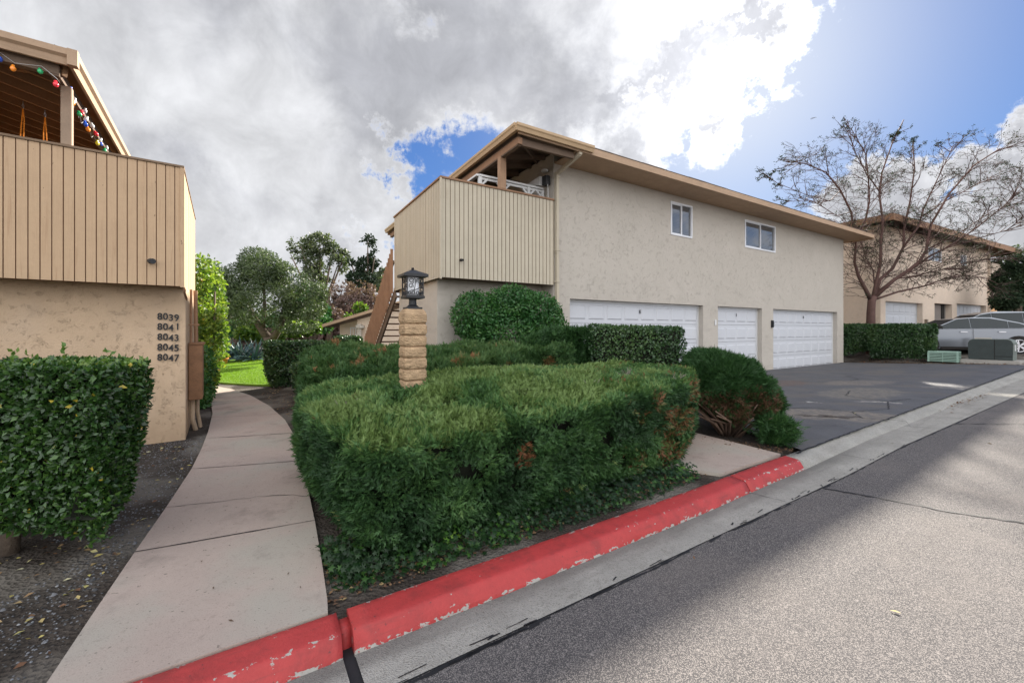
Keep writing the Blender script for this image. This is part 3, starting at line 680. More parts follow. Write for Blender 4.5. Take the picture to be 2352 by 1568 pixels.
# white railing trellis inside the balcony
mb = MB(); zt = 4.93
mb.beam((-1.83,.35,zt), (-.06,.35,zt), .09, .045); mb.beam((-1.85,.33,zt), (-1.85,1.25,zt-.0), .09, .045)
mb.beam((-1.83,.35,zt-.06), (-.06,.35,zt-.06), .03, .05)
for x in (-1.80, -1.2, -.5, -.09):
    mb.beam((x,.35,2.66), (x,.35,zt-.03), .075, .075, up=(0,1,0))
    for s_ in (-1, 1):
        if -1.9 < x+s_*.18 < -.05: mb.beam((x,.35,zt-.24), (x+s_*.2,.35,zt-.04), .045, .045, up=(0,1,0))
mb.beam((-1.85,.95,2.66), (-1.85,.95,zt-.03), .06, .06, up=(0,1,0)); mb.beam((-1.85,.75,zt-.04), (-1.85,.93,zt-.22), .04, .04)
o = mb.build('white_trellis', whitem, norm=True, bevel=.003); o.location = (1.0,9.81,0); o.rotation_euler = (0,0,U_ANG)
tag(o, 'white wooden trellis frame with angled braces standing inside the corner balcony', 'trellis')
t = empty('balcony_speaker', (1.0,9.81,0), U_ANG, 'black box speaker with white shelf mounted high on the balcony wall', 'speaker')
mb = MB(); mb.box(-.16, -.03, .10, .26, 4.97, 5.19); mb.build('speaker_box', blackm, t, bevel=.006)
mb = MB(); mb.prism([(.27,4.98), (.27,5.20), (.8,5.17), (.8,5.14)], 'x', -.22, -.012); mb.build('white_shelf', whitem, t)
mb = MB(); mb.lathe([(.075,5.30), (.085,5.31), (.085,5.34), (.05,5.36)], 14, -.12, .2); mb.build('lamp_cap', whitem, t)
mb = MB(); mb.tube([(-.1,.1,4.97), (-.1,.08,4.6)], .008, 6); mb.build('cable', whitem, t)
# downspout
mb = MB()
mb.beam((.13,-.80,5.52), (.13,-.80,5.40), .09, .07, up=(0,1,0)); mb.beam((.13,-.80,5.42), (.05,-.07,5.20), .07, .09); mb.beam((.05,-.055,5.24), (.05,-.055,3.30), .075, .10, up=(0,1,0))
mb.beam((.06,-.058,3.34), (.06,-.058,.1), .07, .085, up=(0,1,0))
for z in (5.1, 3.35, 2.6, 1.2): mb.box(-.0, .11, -.115, -.0005, z, z+.03)
mb.build('downspout', siding, mainb, bevel=.004)
# garage doors
def garage_door(parent, x0, x1, zt, npan, y, mark=None, z0=-.1, rows=4):
    d = bpy.data.objects.new('garage_door', None); sc.collection.objects.link(d); d.parent = parent
    mb = MB(); H = zt-z0-.02; sh = H/rows; L = x1-x0-.10; xa = x0+.05
    for r in range(rows):
        za, zb = z0+r*sh+.004, z0+(r+1)*sh-.004
        mb.box(xa, xa+L, y, y+.04, za, zb)
        pw = L/npan
        for i in range(npan):
            a, b = xa+i*pw+.05, xa+(i+1)*pw-.05; c, e = za+.10, zb-.10; k = .03
            for (A, B) in (((a,c), (a,e)), ((b,e), (b,c)), ((a,e), (b,e)), ((b,c), (a,c))): pass
            vo = [(a,y-.001,c), (b,y-.001,c), (b,y-.001,e), (a,y-.001,e)]; vi = [(a+k,y-.020,c+k), (b-k,y-.020,c+k), (b-k,y-.020,e-k), (a+k,y-.020,e-k)]
            mb.add(vo+vi, [(0,1,5,4), (1,2,6,5), (2,3,7,6), (3,0,4,7), (4,5,6,7)])
    mb.build('door_panels', doorm, d)
    mb = MB(); mb.box(x0+.002, x0+.05, y-.03, y+.03, z0, zt-.03); mb.box(x1-.05, x1-.002, y-.03, y+.03, z0, zt-.03); mb.box(x0+.002, x1-.002, y-.032, y+.032, zt-.05, zt-.003)
    mb.build('door_frame', whitem, d, bevel=.003)
    mb = MB(); mb.box(xa, xa+L, y-.012, y+.02, z0-.02, z0+.012); mb.build('bottom_seal', blackm, d)
    if mark:
        cu = bpy.data.curves.new('mark', 'FONT'); cu.body = mark; cu.size = .13; cu.extrude = .004; cu.offset = .004; cu.align_x = 'CENTER'
        tmp = bpy.data.objects.new('tmp', cu); me = bpy.data.meshes.new_from_object(tmp); bpy.data.objects.remove(tmp)
        o = link('door_letter', me, blackm, d); o.rotation_euler = (R(90), 0, 0); o.location = ((x0+x1)/2, y-.026, zt-.30)
    return d
for (a, b, n_), mk in zip(doors, ('E', 'I', '6')): garage_door(mainb, a, b, 2.235, n_, .185, mk)
# windows
def window(parent, x0, x1, z0, z1, y=0.0, name='window', split=.5, gl=glass):
    wroot = bpy.data.objects.new(name, None); sc.collection.objects.link(wroot); wroot.parent = parent
    f = .05; mb = MB()
    mb.box(x0, x1, y-.022, y+.05, z0, z0+f); mb.box(x0, x1, y-.022, y+.05, z1-f, z1); mb.box(x0, x0+f, y-.022, y+.05, z0+f, z1-f); mb.box(x1-f, x1, y-.022, y+.05, z0+f, z1-f)
    xm = x0+(x1-x0)*split; mb.box(xm-.02, xm+.02, y-.012, y+.045, z0+f, z1-f)
    mb.box(x0+f, xm-.02, y+.0, y+.04, z0+f, z0+f+.025); mb.box(x0+f, xm-.02, y, y+.04, z1-f-.025, z1-f)
    mb.build('window_frame', vinyl, wroot, bevel=.003)
    mb = MB(); mb.box(x0+f, xm-.02, y+.02, y+.028, z0+f, z1-f); mb.build('pane', gl, wroot)
    mb = MB(); mb.box(xm+.02, x1-f, y+.03, y+.038, z0+f, z1-f); mb.build('pane', gl, wroot)
    return wroot
for a, b, c, d_ in wins: window(mainb, a, b, c, d_)
wn_ = window(mainb, 1.2, 2.2, 4.1, 5.2, 0); wn_.rotation_euler = (0, 0, R(90)); wn_.location = (WM+.001, -.6, 0)
# stairs
st = bpy.data.objects.new('outside_stairs', None); sc.collection.objects.link(st); st.parent = mainb
mb = MB()
for i in range(25):
    y = 3.475+i*.141; zb = 2.52-.72*(y-3.4)+random.uniform(-.01,.01)
    mb.box(-2.965, -2.90, y, y+.045, max(zb, .0), zb+1.22)
mb.build('slat_screen', slatm, st)
mb = MB()
mb.beam((-2.85,3.40,2.46), (-2.85,6.9,-.06), .05, .26); mb.beam((-2.885,3.46,3.35), (-2.885,6.9,.95), .03, .09); mb.beam((-1.85,3.40,2.46), (-1.85,6.9,-.06), .05, .26)
mb.build('stringer', underm, st)
mb = MB()
for i in range(13):
    y = 3.6+i*.262; z = 2.46-(i+.4)*.189; mb.box(-2.82, -1.88, y, y+.20, z, z+.04)
mb.build('stair_treads', trim, st); mb = MB(); mb.prism([(3.5,3.55), (3.5,-.2), (6.9,-.2), (6.9,1.05)], 'x', -1.80, -1.76); mb.build('understair_shade_panel', underm, st)  # dark panel added to stand for the shade seen between the treads
mb = MB(); mb.box(-2.86, -.02, 3.46, 3.56, 2.5, 2.62); mb.build('landing_edge', trim, st)
# small fittings on the main building
def fitting(name, lab, cat, loc, fn, m):
    mb = MB(); fn(mb); o = mb.build(name, m, bevel=.004); o.location = loc; o.rotation_euler = (0,0,U_ANG); return tag(o, lab, cat)
def L2W(x, y, z): p = Ow+um*x+vm*y; return (p[0], p[1], z)
def camfn(mb): mb.lathe([(.035,0), (.04,.02), (.03,.04)], 12); mb.tube([(0,0,.02), (0,-.05,.01)], .012, 8); mb.tube([(0,-.03,0), (0,-.13,-.02)], [.028,.03], 10)
fitting('security_camera', 'small black camera on the beige siding of the main balcony', 'camera', L2W(-2.44, -.04, 2.92), lambda mb: (mb.tube([(0,.005,0), (0,-.02,0)], .03, 12), mb.tube([(0,-.02,0), (0,-.11,-.015)], .024, 10)), blackm)
fitting('door_keypad', 'white keypad on the stucco left of the narrow garage door', 'keypad', L2W(6.50, 0, 1.62), lambda mb: mb.box(-.04, .04, -.03, -.001, 0, .17), whitem)
fitting('lock_box', 'black slim box on the stucco pier left of the last garage door', 'lock box', L2W(9.98, 0, 1.55), lambda mb: (mb.box(-.05, .05, -.06, -.001, 0, .26), mb.box(-.04, .04, -.075, -.06, .03, .2)), blackm)

# ------------------------------------------------------------------ left building
LA = math.atan2(.581, .814); leftb = empty('corner_building', (-4.83, 6.0, 0), LA, 'tan stucco building at left with vertical board balcony and hip roof eave', 'building')
mb = MB(); X0 = -7.0
mb.add([(X0,.48,-.5), (0,.48,-.5), (0,.48,2.15), (X0,.48,2.15)], [(0,1,2,3)]); mb.add([(0,.48,-.5), (0,3.4,-.5), (0,3.4,2.15), (0,.48,2.15)], [(0,1,2,3)])
mb.add([(0,3.4,-.5), (-3.2,3.4,-.5), (-3.2,3.4,4.9), (0,3.4,2.15)], [(0,1,2)]); mb.add([(0,3.4,-.5), (-3.2,3.4,-.5), (-3.2,3.4,2.15), (0,3.4,2.15)], [(0,1,2,3)])
mb.add([(-3.2,3.4,-.5), (-3.2,8.2,-.5), (-3.2,8.2,4.95), (-3.2,3.4,4.95)], [(0,1,2,3)])
mb.build('wall', stucco_l, leftb, norm=False)
mb = MB(); mb.add([(-3.2,.05,2.1), (-3.2,3.4,2.1), (-3.2,3.4,4.95), (-3.2,.05,4.95)], [(0,1,2,3)]); mb.build('balcony_inner_wall', under_l, leftb, norm=False)
mb = MB(); siding_panel(mb, (X0,0), (0,0), 2.105, 3.84, (0,-1), .1016, .010); siding_panel(mb, (0,0), (0,3.45), 2.105, 3.84, (1,0), .1016, .010); 
mb.build('balcony_siding', [siding_l, groove_l], leftb, norm=False)
mb = MB(); mb.box(X0, -.012, .012, 3.44, 2.13, 2.2); mb.box(X0, -.014, .02, .03, 2.2, 3.83); mb.box(-.03, -.014, .03, 3.44, 2.2, 3.83); mb.build('balcony_floor', under_l, leftb)
mb = MB(); mb.box(X0, .012, -.02, .10, 3.841, 3.872); mb.box(-.10, .012, .10, 3.46, 3.841, 3.872); mb.build('balcony_rail_cap', trim_l, leftb, bevel=.004)
mb = MB(); mb.box(-.035, .014, -.016, -.0015, 2.09, 3.84); mb.build('corner_board', siding_l, leftb, bevel=.002)
hip_roof('roof', -9.2, -1.1, -.30, 8.9, 4.95, .26, leftb, fm=fasciam)
mb = MB()
mb.prism([(-.302,4.76), (-.335,4.76), (-.35,4.84), (-.385,4.87), (-.385,4.945), (-.302,4.945)], 'x', -9.2, -1.02)
mb.prism([(-1.098,4.76), (-1.065,4.76), (-1.05,4.84), (-1.015,4.87), (-1.015,4.945), (-1.098,4.945)], 'y', -.385, 8.9)
mb.box(-1.10, -1.008, -.392, -.30, 4.752, 4.95); mb.build('fascia', fasciam, leftb)
mb = MB()
for i in range(14):
    y = .05+i*.42; mb.beam((-1.29,y,4.72), (-3.7,y,5.36), .045, .12)
mb.beam((-1.15,-.2,4.74), (-3.4,2.0,5.35), .05, .14)
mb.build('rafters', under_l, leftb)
mb = MB(); mb.beam((-1.24,-.24,4.70), (-1.24,8.6,4.70), .09, .13); mb.beam((-1.2,-.20,4.72), (-9,-.20,4.72), .09, .13); mb.build('eave_beam', underm, leftb)
mb = MB(); mb.box(-1.24, -1.14, .0, .10, 3.873, 4.64); mb.build('balcony_post', post_l, leftb, bevel=.006)
mb = MB(); mb.tube([(.008,-.01,2.09), (.015,.02,2.05), (.01,.06,2.02), (.02,.30,1.95), (.015,.45,1.93)], [.012,.018,.014,.016,.01], 7)
mb.build('flashing_rust', trim, leftb)
def LB(x, y, z): return (-4.83+.814*x-.581*y, 6.0+.581*x+.814*y, z)
# house numbers
NUMS = ['8039', '8041', '8043', '8045', '8047']
for i, s_ in enumerate(NUMS):
    root = empty('address_number', LB(-.335, .478, 1.625-i*.155), LA, f'black metal house number {s_}, ' + ('topmost', 'second from the top', 'middle', 'second from the bottom', 'lowest')[i] + ' of the column on the tan wall', 'house number', 'house numbers on the corner wall')
    for k, ch in enumerate(s_):
        cu = bpy.data.curves.new('digit', 'FONT'); cu.body = ch; cu.size = .142; cu.extrude = .006; cu.offset = .0022
        tmp = bpy.data.objects.new('tmp', cu); me = bpy.data.meshes.new_from_object(tmp); bpy.data.objects.remove(tmp)
        o = link('digit', me, blackm, root); o.rotation_euler = (R(90), 0, 0); o.scale = (.86, 1, 1)
        o.location = (k*.066+(.012 if ch == '1' else 0), -.014, -.018 if ch in '34579' else 0)
# electrical cabinet with conduit on the side face
t = empty('electrical_cabinet', LB(0, 1.2, 0), LA, 'tall rusty brown electrical cabinet on the side wall of the left building', 'electrical cabinet')
mb = MB(); mb.box(.012, .20, -.25, .35, .30, 1.22); mb.box(.012, .225, -.27, .37, 1.22, 1.25); o = mb.build('cabinet_box', mat('rusty_brown', (.22,.115,.06), .7, .25, 6, .2, 40), t, bevel=.006)
mb = MB(); mb.tube([(.06,-.1,.3), (.06,-.1,-.05), (.10,-.05,-.24)], .035, 8); mb.tube([(.12,.1,.3), (.12,.1,.05), (.16,.14,-.24)], .028, 8); mb.build('conduit', mat('conduit_tan', (.45,.34,.24), .6), t)
mb = MB(); mb.tube([(.10,.1,1.24), (.09,.1,2.15)], .03, 8); mb.tube([(.04,-.1,1.24), (.04,-.1,2.15)], .02, 8); mb.tube([(.02,-.35,1.55), (.16,-.35,1.55)], .016, 6); mb.build('riser_pipe', trim, t)
mb = MB(); mb.tube([(0,0,0), (0,-.03,0)], .035, 12); mb.tube([(0,-.03,0), (.03,-.10,-.01)], [.03,.034], 10); mb.tube([(.03,-.10,-.01), (.032,-.105,-.01)], .038, 12)
o = mb.build('security_camera', blackm); o.location = LB(-.36, 0, 2.44); o.rotation_euler = (0,0,LA); tag(o, 'small black camera on the tan board siding of the left balcony', 'camera')
# string lights
t = empty('string_lights', LB(0, 0, 0), LA, 'string of coloured festive bulbs hanging under the left eave', 'string lights')
cols = {'o': (.9,.28,.03), 'g': (.02,.35,.12), 'r': (.8,.04,.06), 'y': (.85,.75,.05), 'b': (.02,.10,.6), 'c': (.7,.7,.68)}
bms = {k: mat('bulb_'+k, v, .2, .02, spec=.6) for k, v in cols.items()}
BU = [('b',-1.68,-.26,4.70), ('o',-1.57,-.26,4.62), ('g',-1.35,-.27,4.66), ('r',-1.22,-.27,4.55), ('y',-1.25,.03,4.61), ('b',-1.25,.06,4.66), ('o',-1.25,.2,4.54), ('c',-1.25,.26,4.6), ('g',-1.25,.51,4.53), ('r',-1.25,.64,4.60), ('c',-1.25,.8,4.70), ('b',-1.25,.83,4.52), ('c',-1.25,.87,4.61), ('o',-1.25,.97,4.50), ('c',-1.25,1.21,4.65), ('r',-1.25,1.45,4.62), ('y',-1.25,1.55,4.51), ('c',-1.25,1.73,4.62), ('b',-1.25,1.77,4.58), ('g',-1.25,2.05,4.57), ('c',-1.25,2.19,4.66)]
mb = MB(); mb.tube([(-2.4,-.25,4.80)]+[(x+.012, y, z+.035) for _, x, y, z in BU]+[(-1.25,2.9,4.66)], .0026, 4); mb.build('wire', whitem, t)
BU = [(k, x if y < -.2 else -1.17, y, z-.03) for k, x, y, z in BU]
for k, x, y, z in BU:
    mb = MB(); mb.lathe([(.008,.035), (.013,.03), (.013,.016), (.02,.008), (.024,-.006), (.019,-.022), (.008,-.034), (.001,-.037)], 10); o = mb.build('bulb', bms[k], t, smooth=True); o.location = (x, y, z)
    o.rotation_euler = (random.uniform(-.5,.5), random.uniform(-.5,.5), 0); o.scale = (1.18, 1.18, 1.18)
om = mat('orange_strap', (.75,.25,.02), .6)
for (x, zt_, xb), lab in zip(((-1.82,4.66,-1.84), (-1.61,4.60,-1.60)), ('orange exercise strap hanging farther from the balcony post', 'orange exercise strap hanging nearer to the balcony post')):
    t = empty('hanging_strap', LB(x, 1.0, zt_), LA, lab, 'exercise strap', 'orange straps hanging in the left balcony')
    mb = MB(); mb.tube([(0,0,.0), (.01,0,-.04), (0,0,-.08), (-.01,0,-.04), (0,0,0)], .004, 5); mb.tube([(0,0,.03), (0,0,0)], .004, 5); mb.build('hook', mat('steel', (.5,.5,.5), .3, metal=.8), t)
    mb = MB(); mb.tube([(0,0,-.08), (-.015,0,-.3), (xb-x-.02,0,-.75)], .007, 5); mb.tube([(0,0,-.08), (.012,0,-.25), (xb-x+.02,0,-.75)], .007, 5); mb.build('band', om, t)

# ------------------------------------------------------------------ lantern pillar
PX, PY = -1.075, 4.42
pil = empty('lantern_pillar', (PX, PY, 0), U_ANG, 'stacked tan block pillar with black lantern rising out of the juniper hedge', 'lamp pillar')
def block(z, h, wdt, seed, top=1.0):
    V = []; n = 7; rng = np.random.RandomState(seed)
    mb = MB(); G = {}
    lev = 6; per = 24
    for j in range(lev+1):
        t = j/lev*2-1; b = 1-.085*abs(t)**9-.006
        if top < 1 and t > 0: b *= 1-(1-top)*t*t
        for k in range(per):
            a = 2*math.pi*k/per+math.pi/per; c_, s_ = math.cos(a), math.sin(a); e = .11
            x = abs(c_)**e*math.copysign(1, c_); y = abs(s_)**e*math.copysign(1, s_)
            r = 1+.014*rng.randn()*(1-.5*abs(t))
            V.append((x*wdt/2*b*r, y*wdt/2*b*r, z+h*(j/lev)))
    F = [(j*per+k, j*per+(k+1) % per, (j+1)*per+(k+1) % per, (j+1)*per+k) for j in range(lev) for k in range(per)]
    F += [tuple(range(per))[::-1], tuple(lev*per+k for k in range(per))]
    mb.add(V, F); return mb.build('block', block_m, pil, smooth=True)
zz = 1.69-.155-14*.1205; i = 0
for _ in range(14): block(zz, .116+random.uniform(-.004,.002), .240+random.uniform(-.006,.006), i); zz += .1205; i += 1
block(zz, .155, .245, 99, .80); PT = zz+.155
mb = MB(); mb.box(-.105, .105, -.105, .105, -.15, PT-.03); mb.build('mortar_core', mat('mortar', (.27,.17,.10), .95), pil)
lan = bpy.data.objects.new('lantern', None); sc.collection.objects.link(lan); lan.parent = pil; lan.location = (0, 0, PT); lan.scale = (.93, .93, 1.0)
mb = MB(); mb.box(-.088, .088, -.088, .088, 0, .022); mb.lathe([(.08,.022), (.062,.035), (.045,.05), (.042,.10), (.048,.115)], 16); mb.build('lantern_base', blackm, lan)
mb = MB(); mb.box(-.11, .11, -.11, .11, .115, .145); mb.build('lantern_tray', blackm, lan, bevel=.004)
mb = MB()
for sx in (-1, 1):
    for sy in (-1, 1): mb.box(sx*.093-.006, sx*.093+.006, sy*.093-.006, sy*.093+.006, .145, .345)
def scroll(fn):
    def sp(cx, cz, r0, a0, turns, dr):
        P = []
        for i in range(18):
            a = a0+turns*2*math.pi*i/17; r = r0*(1-dr*i/17); P.append((cx+r*math.cos(a), cz+r*math.sin(a)))
        return P
    curves = [[(.0,.155), (-.012,.20), (.0,.25), (.005,.30), (-.01,.335)], [(-.004,.205), (.03,.215), (.06,.235), (.082,.27), (.085,.31)], [(-.004,.205), (-.04,.20), (-.07,.185), (-.085,.16)],
              sp(-.045,.30,.032,-1.2,1.2,.6), sp(-.05,.245,.028,-.5,1.2,.6), sp(.045,.30,.032,3.6,-1.2,.6), sp(-.025,.17,.024,-2.5,-1.3,.6), sp(.03,.17,.024,-.6,1.3,.6), sp(.065,.165,.02,-.6,1.3,.6), sp(-.068,.168,.02,3.6,-1.2,.6)]
    for c in curves: mb.tube([fn(x, z) for x, z in c], .0042, 5)
scroll(lambda x, z: (x, -.094, z)); scroll(lambda x, z: (-.094, x, z)); scroll(lambda x, z: (x, .094, z)); scroll(lambda x, z: (.094, x, z))
mb.build('scroll_cage', blackm, lan)
mb = MB(); mb.lathe([(.066,.147), (.074,.155), (.074,.335), (.066,.343)], 20)
fm = mat('frosted_glass', (.88,.9,.93), .35, .03, spec=.5); mb.build('glass_cylinder', fm, lan, smooth=True)
mb = MB(); V = [(-.142,-.142,.345), (.142,-.142,.345), (.142,.142,.345), (-.142,.142,.345), (-.142,-.142,.372), (.142,-.142,.372), (.142,.142,.372), (-.142,.142,.372), (-.022,-.022,.425), (.022,-.022,.425), (.022,.022,.425), (-.022,.022,.425)]
mb.add(V, [(3,2,1,0), (0,1,5,4), (1,2,6,5), (2,3,7,6), (3,0,4,7), (4,5,9,8), (5,6,10,9), (6,7,11,10), (7,4,8,11), (8,9,10,11)]); mb.lathe([(.018,.425), (.01,.432), (.02,.44), (.012,.45)], 12)
mb.build('lantern_roof', blackm, lan)

# ------------------------------------------------------------------ foliage tools
def chaikin(P, it=2):
    P = [np.array(p, float) for p in P]
    for _ in range(it):
        Q = []
        for i in range(len(P)):
            a, b = P[i], P[(i+1) % len(P)]; Q += [a*.82+b*.18, a*.18+b*.82]
        P = Q
    return np.array(P)
def blob_mesh(poly, zb, zt, prof, rings=(.8,.55,.3,.05), it=2):
    """closed clipped-hedge volume: returns V,T. prof=[(height fraction, inset m)]"""
    P = chaikin(poly, it); A = 0; n = len(P)
    for i in range(n): A += P[i][0]*P[(i+1) % n][1]-P[(i+1) % n][0]*P[i][1]
    if A < 0: P = P[::-1]
    # resample
    C = np.vstack([P, P[:1]]); d = np.r_[0, np.cumsum(np.linalg.norm(np.diff(C, axis=0), axis=1))]; n = max(16, int(d[-1]/.12))
    t = np.linspace(0, d[-1], n, endpoint=False); P = np.c_[np.interp(t, d, C[:,0]), np.interp(t, d, C[:,1])]
    T = np.roll(P, -1, 0)-np.roll(P, 1, 0); N = np.c_[T[:,1], -T[:,0]]; N /= np.linalg.norm(N, axis=1, keepdims=True)
    V = []; cen = P.mean(0)
    for h, ins in prof:
        Q = P-N*ins
        for x, y in Q: a = zb(x, y); V.append((x, y, a+(zt(x, y)-a)*h))
    Q0 = P-N*prof[-1][1]
    for r in rings:
        Q = cen+(Q0-cen)*r
        for x, y in Q: V.append((x, y, zt(x, y)))
    m = len(prof)+len(rings); F = []
    for j in range(m-1):
        for i in range(n):
            a, b, c, e = j*n+i, j*n+(i+1) % n, (j+1)*n+(i+1) % n, (j+1)*n+i; F += [(a,b,c), (a,c,e)]
    V = np.array(V); F = np.array(F); k0 = (len(prof)-1)*n*2; c = np.cross(V[F[:,1]]-V[F[:,0]], V[F[:,2]]-V[F[:,0]])[:,2]
    fl = (np.arange(len(F)) >= k0) & (c < 0); F[fl] = F[fl][:,::-1]
    return V, F
def sample(V, F, n, rng):
    A = V[F[:,0]]; B = V[F[:,1]]; C = V[F[:,2]]; cr = np.cross(B-A, C-A); ar = np.linalg.norm(cr, axis=1); pr = ar/ar.sum()
    i = rng.choice(len(F), n, p=pr); r1 = np.sqrt(rng.rand(n, 1)); r2 = rng.rand(n, 1)
    P = A[i]*(1-r1)+B[i]*r1*(1-r2)+C[i]*r1*r2; return P, cr[i]/ar[i][:,None]
def leaves(P, D, Nn, L, Wd, rng, fold=.25, detail=0):
    n = len(P); S = np.cross(D, Nn); bad = np.linalg.norm(S, axis=1) < .05; S[bad] = np.cross(D[bad], rng.randn(bad.sum(), 3)); S = nrm(S); F3 = nrm(np.cross(S, D))
    L = np.broadcast_to(np.asarray(L, float).reshape(-1,1), (n,1)); Wd = np.broadcast_to(np.asarray(Wd, float).reshape(-1,1), (n,1))
    if detail:
        v0 = P; m_ = P+D*L*.5; a = P+D*L*.42+S*Wd+F3*fold*Wd; t = P+D*L-F3*L*.12; b = P+D*L*.42-S*Wd+F3*fold*Wd
        V = np.stack([v0, a, m_, b, t], 1).reshape(-1, 3); k = np.arange(n)[:,None]*5
        F = np.concatenate([k+np.array([[0,1,2]]), k+np.array([[1,4,2]]), k+np.array([[0,2,3]]), k+np.array([[2,4,3]])], 0); return V, F, 5
    v0 = P; a = P+D*L*.45+S*Wd+F3*fold*Wd; t = P+D*L; b = P+D*L*.45-S*Wd+F3*fold*Wd
    V = np.stack([v0, a, t, b], 1).reshape(-1, 3); k = np.arange(n)[:,None]*4
    F = np.concatenate([k+np.array([[0,1,2]]), k+np.array([[0,2,3]])], 0); return V, F, 4
def sprigs(P, D, Nn, L, rng, k=6, wd=.006):
    """feathery juniper sprays: k narrow blades along an axis"""
    n = len(P); S = np.cross(D, Nn+rng.randn(n,3)*.6); S = nrm(S); F3 = nrm(np.cross(S, D)); L = L.reshape(-1,1); V = []
    for j in range(k):
        t = j/(k-1.0); sgn = -1 if j % 2 else 1
        base = P+D*L*t*.62; dr = nrm(D*1.0+S*sgn*(.85-.5*t)+F3*rng.uniform(-.5,.5,(n,1))) if j < k-1 else D
        ln = L*(.55-.12*t) if j < k-1 else L*.5
        sd_ = nrm(np.cross(dr, F3+rng.randn(n,3)*.5)); V += [base-sd_*wd, base+sd_*wd, base+dr*ln]
    V = np.stack(V, 1).reshape(-1,3); F = np.arange(len(V)).reshape(-1,3); return V, F, 3*k
def rep(t, k): return np.repeat(t, k)

PROF_CLIP = [(0,.22), (.10,.12), (.35,.04), (.8,.0), (.94,.012), (.99,.045), (1.0,.10)]
def make_hedge(name, label, poly, zt, kind, n, m, seed, cat='hedge', group=None, prof=PROF_CLIP, L=.07, wd=None, zb=None, amp=.08, hole=.22, up=.4, tintf=None, core_in=.07, it=2, base=.0, detail=0, deep=.10):
    rng = np.random.RandomState(seed); zb_ = zb or (lambda x, y: tz(x, y)+base); V, F = blob_mesh(poly, zb_, zt, prof, it=it)
    root = empty(name, (0,0,0), 0, label, cat, group)
    c = V.mean(0); root.location = (c[0], c[1], tz(c[0], c[1])); off = -np.array(root.location)
    nv = vnoise(V, 2.6, seed); 
    # vertex normals for core inset
    NV = np.zeros_like(V); fn = np.cross(V[F[:,1]]-V[F[:,0]], V[F[:,2]]-V[F[:,0]])
    for k in range(3): np.add.at(NV, F[:,k], fn)
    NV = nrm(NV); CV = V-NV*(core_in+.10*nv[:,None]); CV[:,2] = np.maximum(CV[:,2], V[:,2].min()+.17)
    np_mesh('inner_dark_core', CV+off, F, coremat, root, smooth=True)  # solid dark shell added inside the foliage to block light
    P, N = sample(V, F, n, rng)
    P = P+N*((vnoise(P, 3.0, seed+1)-.5)*amp+(vnoise(P, 9.0, seed+5)-.5)*amp*.6-.02)[:,None]
    h = vnoise(P, 4.5, seed+2)*.6+vnoise(P, 11., seed+3)*.4; keep = h > hole; P, N = P[keep], N[keep]; n = len(P)
    P = P-N*(rng.rand(n,1)**2*deep)
    cl = nrm(np.c_[vnoise(P, 7, seed+7)-.5, vnoise(P, 7, seed+8)-.5, vnoise(P, 7, seed+9)-.5])
    if kind == 'juniper':
        D = nrm(N*.55+np.array([0,0,up])+rng.randn(n,3)*.42+cl*.7); LL = L*(.6+.8*rng.rand(n))*(.7+.7*vnoise(P, 5, seed+4))
        VV, FF, k = sprigs(P, D, N, LL, rng, 6, wd or .0055)
    else:
        D = nrm(N*.35+np.array([0,0,up])+rng.randn(n,3)*.65+cl*.3); LL = L*(.65+.6*rng.rand(n))
        VV, FF, k = leaves(P, D, nrm(N+rng.randn(n,3)*.45), LL, LL*(wd or .27), rng, .3, detail)
    t = tintf(P, N, rng) if tintf else np.clip(.5*vnoise(P, 2.0, seed+6)+.25*vnoise(P, 8, seed+3)+rng.rand(n)*.4-.05, 0, .88)
    o = np_mesh('foliage', VV+off, FF, m, root, rep(t, k))
    return root, V, F

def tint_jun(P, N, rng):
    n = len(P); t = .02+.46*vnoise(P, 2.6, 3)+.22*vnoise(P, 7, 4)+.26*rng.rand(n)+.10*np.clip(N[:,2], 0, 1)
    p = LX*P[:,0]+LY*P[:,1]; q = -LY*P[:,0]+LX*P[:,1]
    t += .20*np.clip(N[:,2],0,1)+.25*np.clip(N[:,2],0,1)*np.clip(vnoise(P, 1.6, 9)-.45, 0, 1)*2  # upward faces tinted lighter: skylight on the top painted in, with fresh tips
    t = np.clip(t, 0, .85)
    br = np.clip((p-3.2)/1.2, 0, 1)*np.clip(vnoise(P, 5.5, 11)+vnoise(P, 1.8, 12)*.9-.85, 0, 1)*3.0
    side = (N[:,2] < .6)
    isb = rng.rand(n) < np.clip(br*(.22+.78*side), 0, .62); t[isb] = rng.uniform(.86, 1., isb.sum())
    pb = (vnoise(P, 5.5, 21) > .88) & (rng.rand(n) < .35); t[pb] = rng.uniform(.83, .93, pb.sum())
    sp = (np.abs(p-1.95) < .07) & (np.abs(P[:,2]-.38) < .11) & (q < 3.2) & (rng.rand(n) < .6); t[sp] = .99
    return t
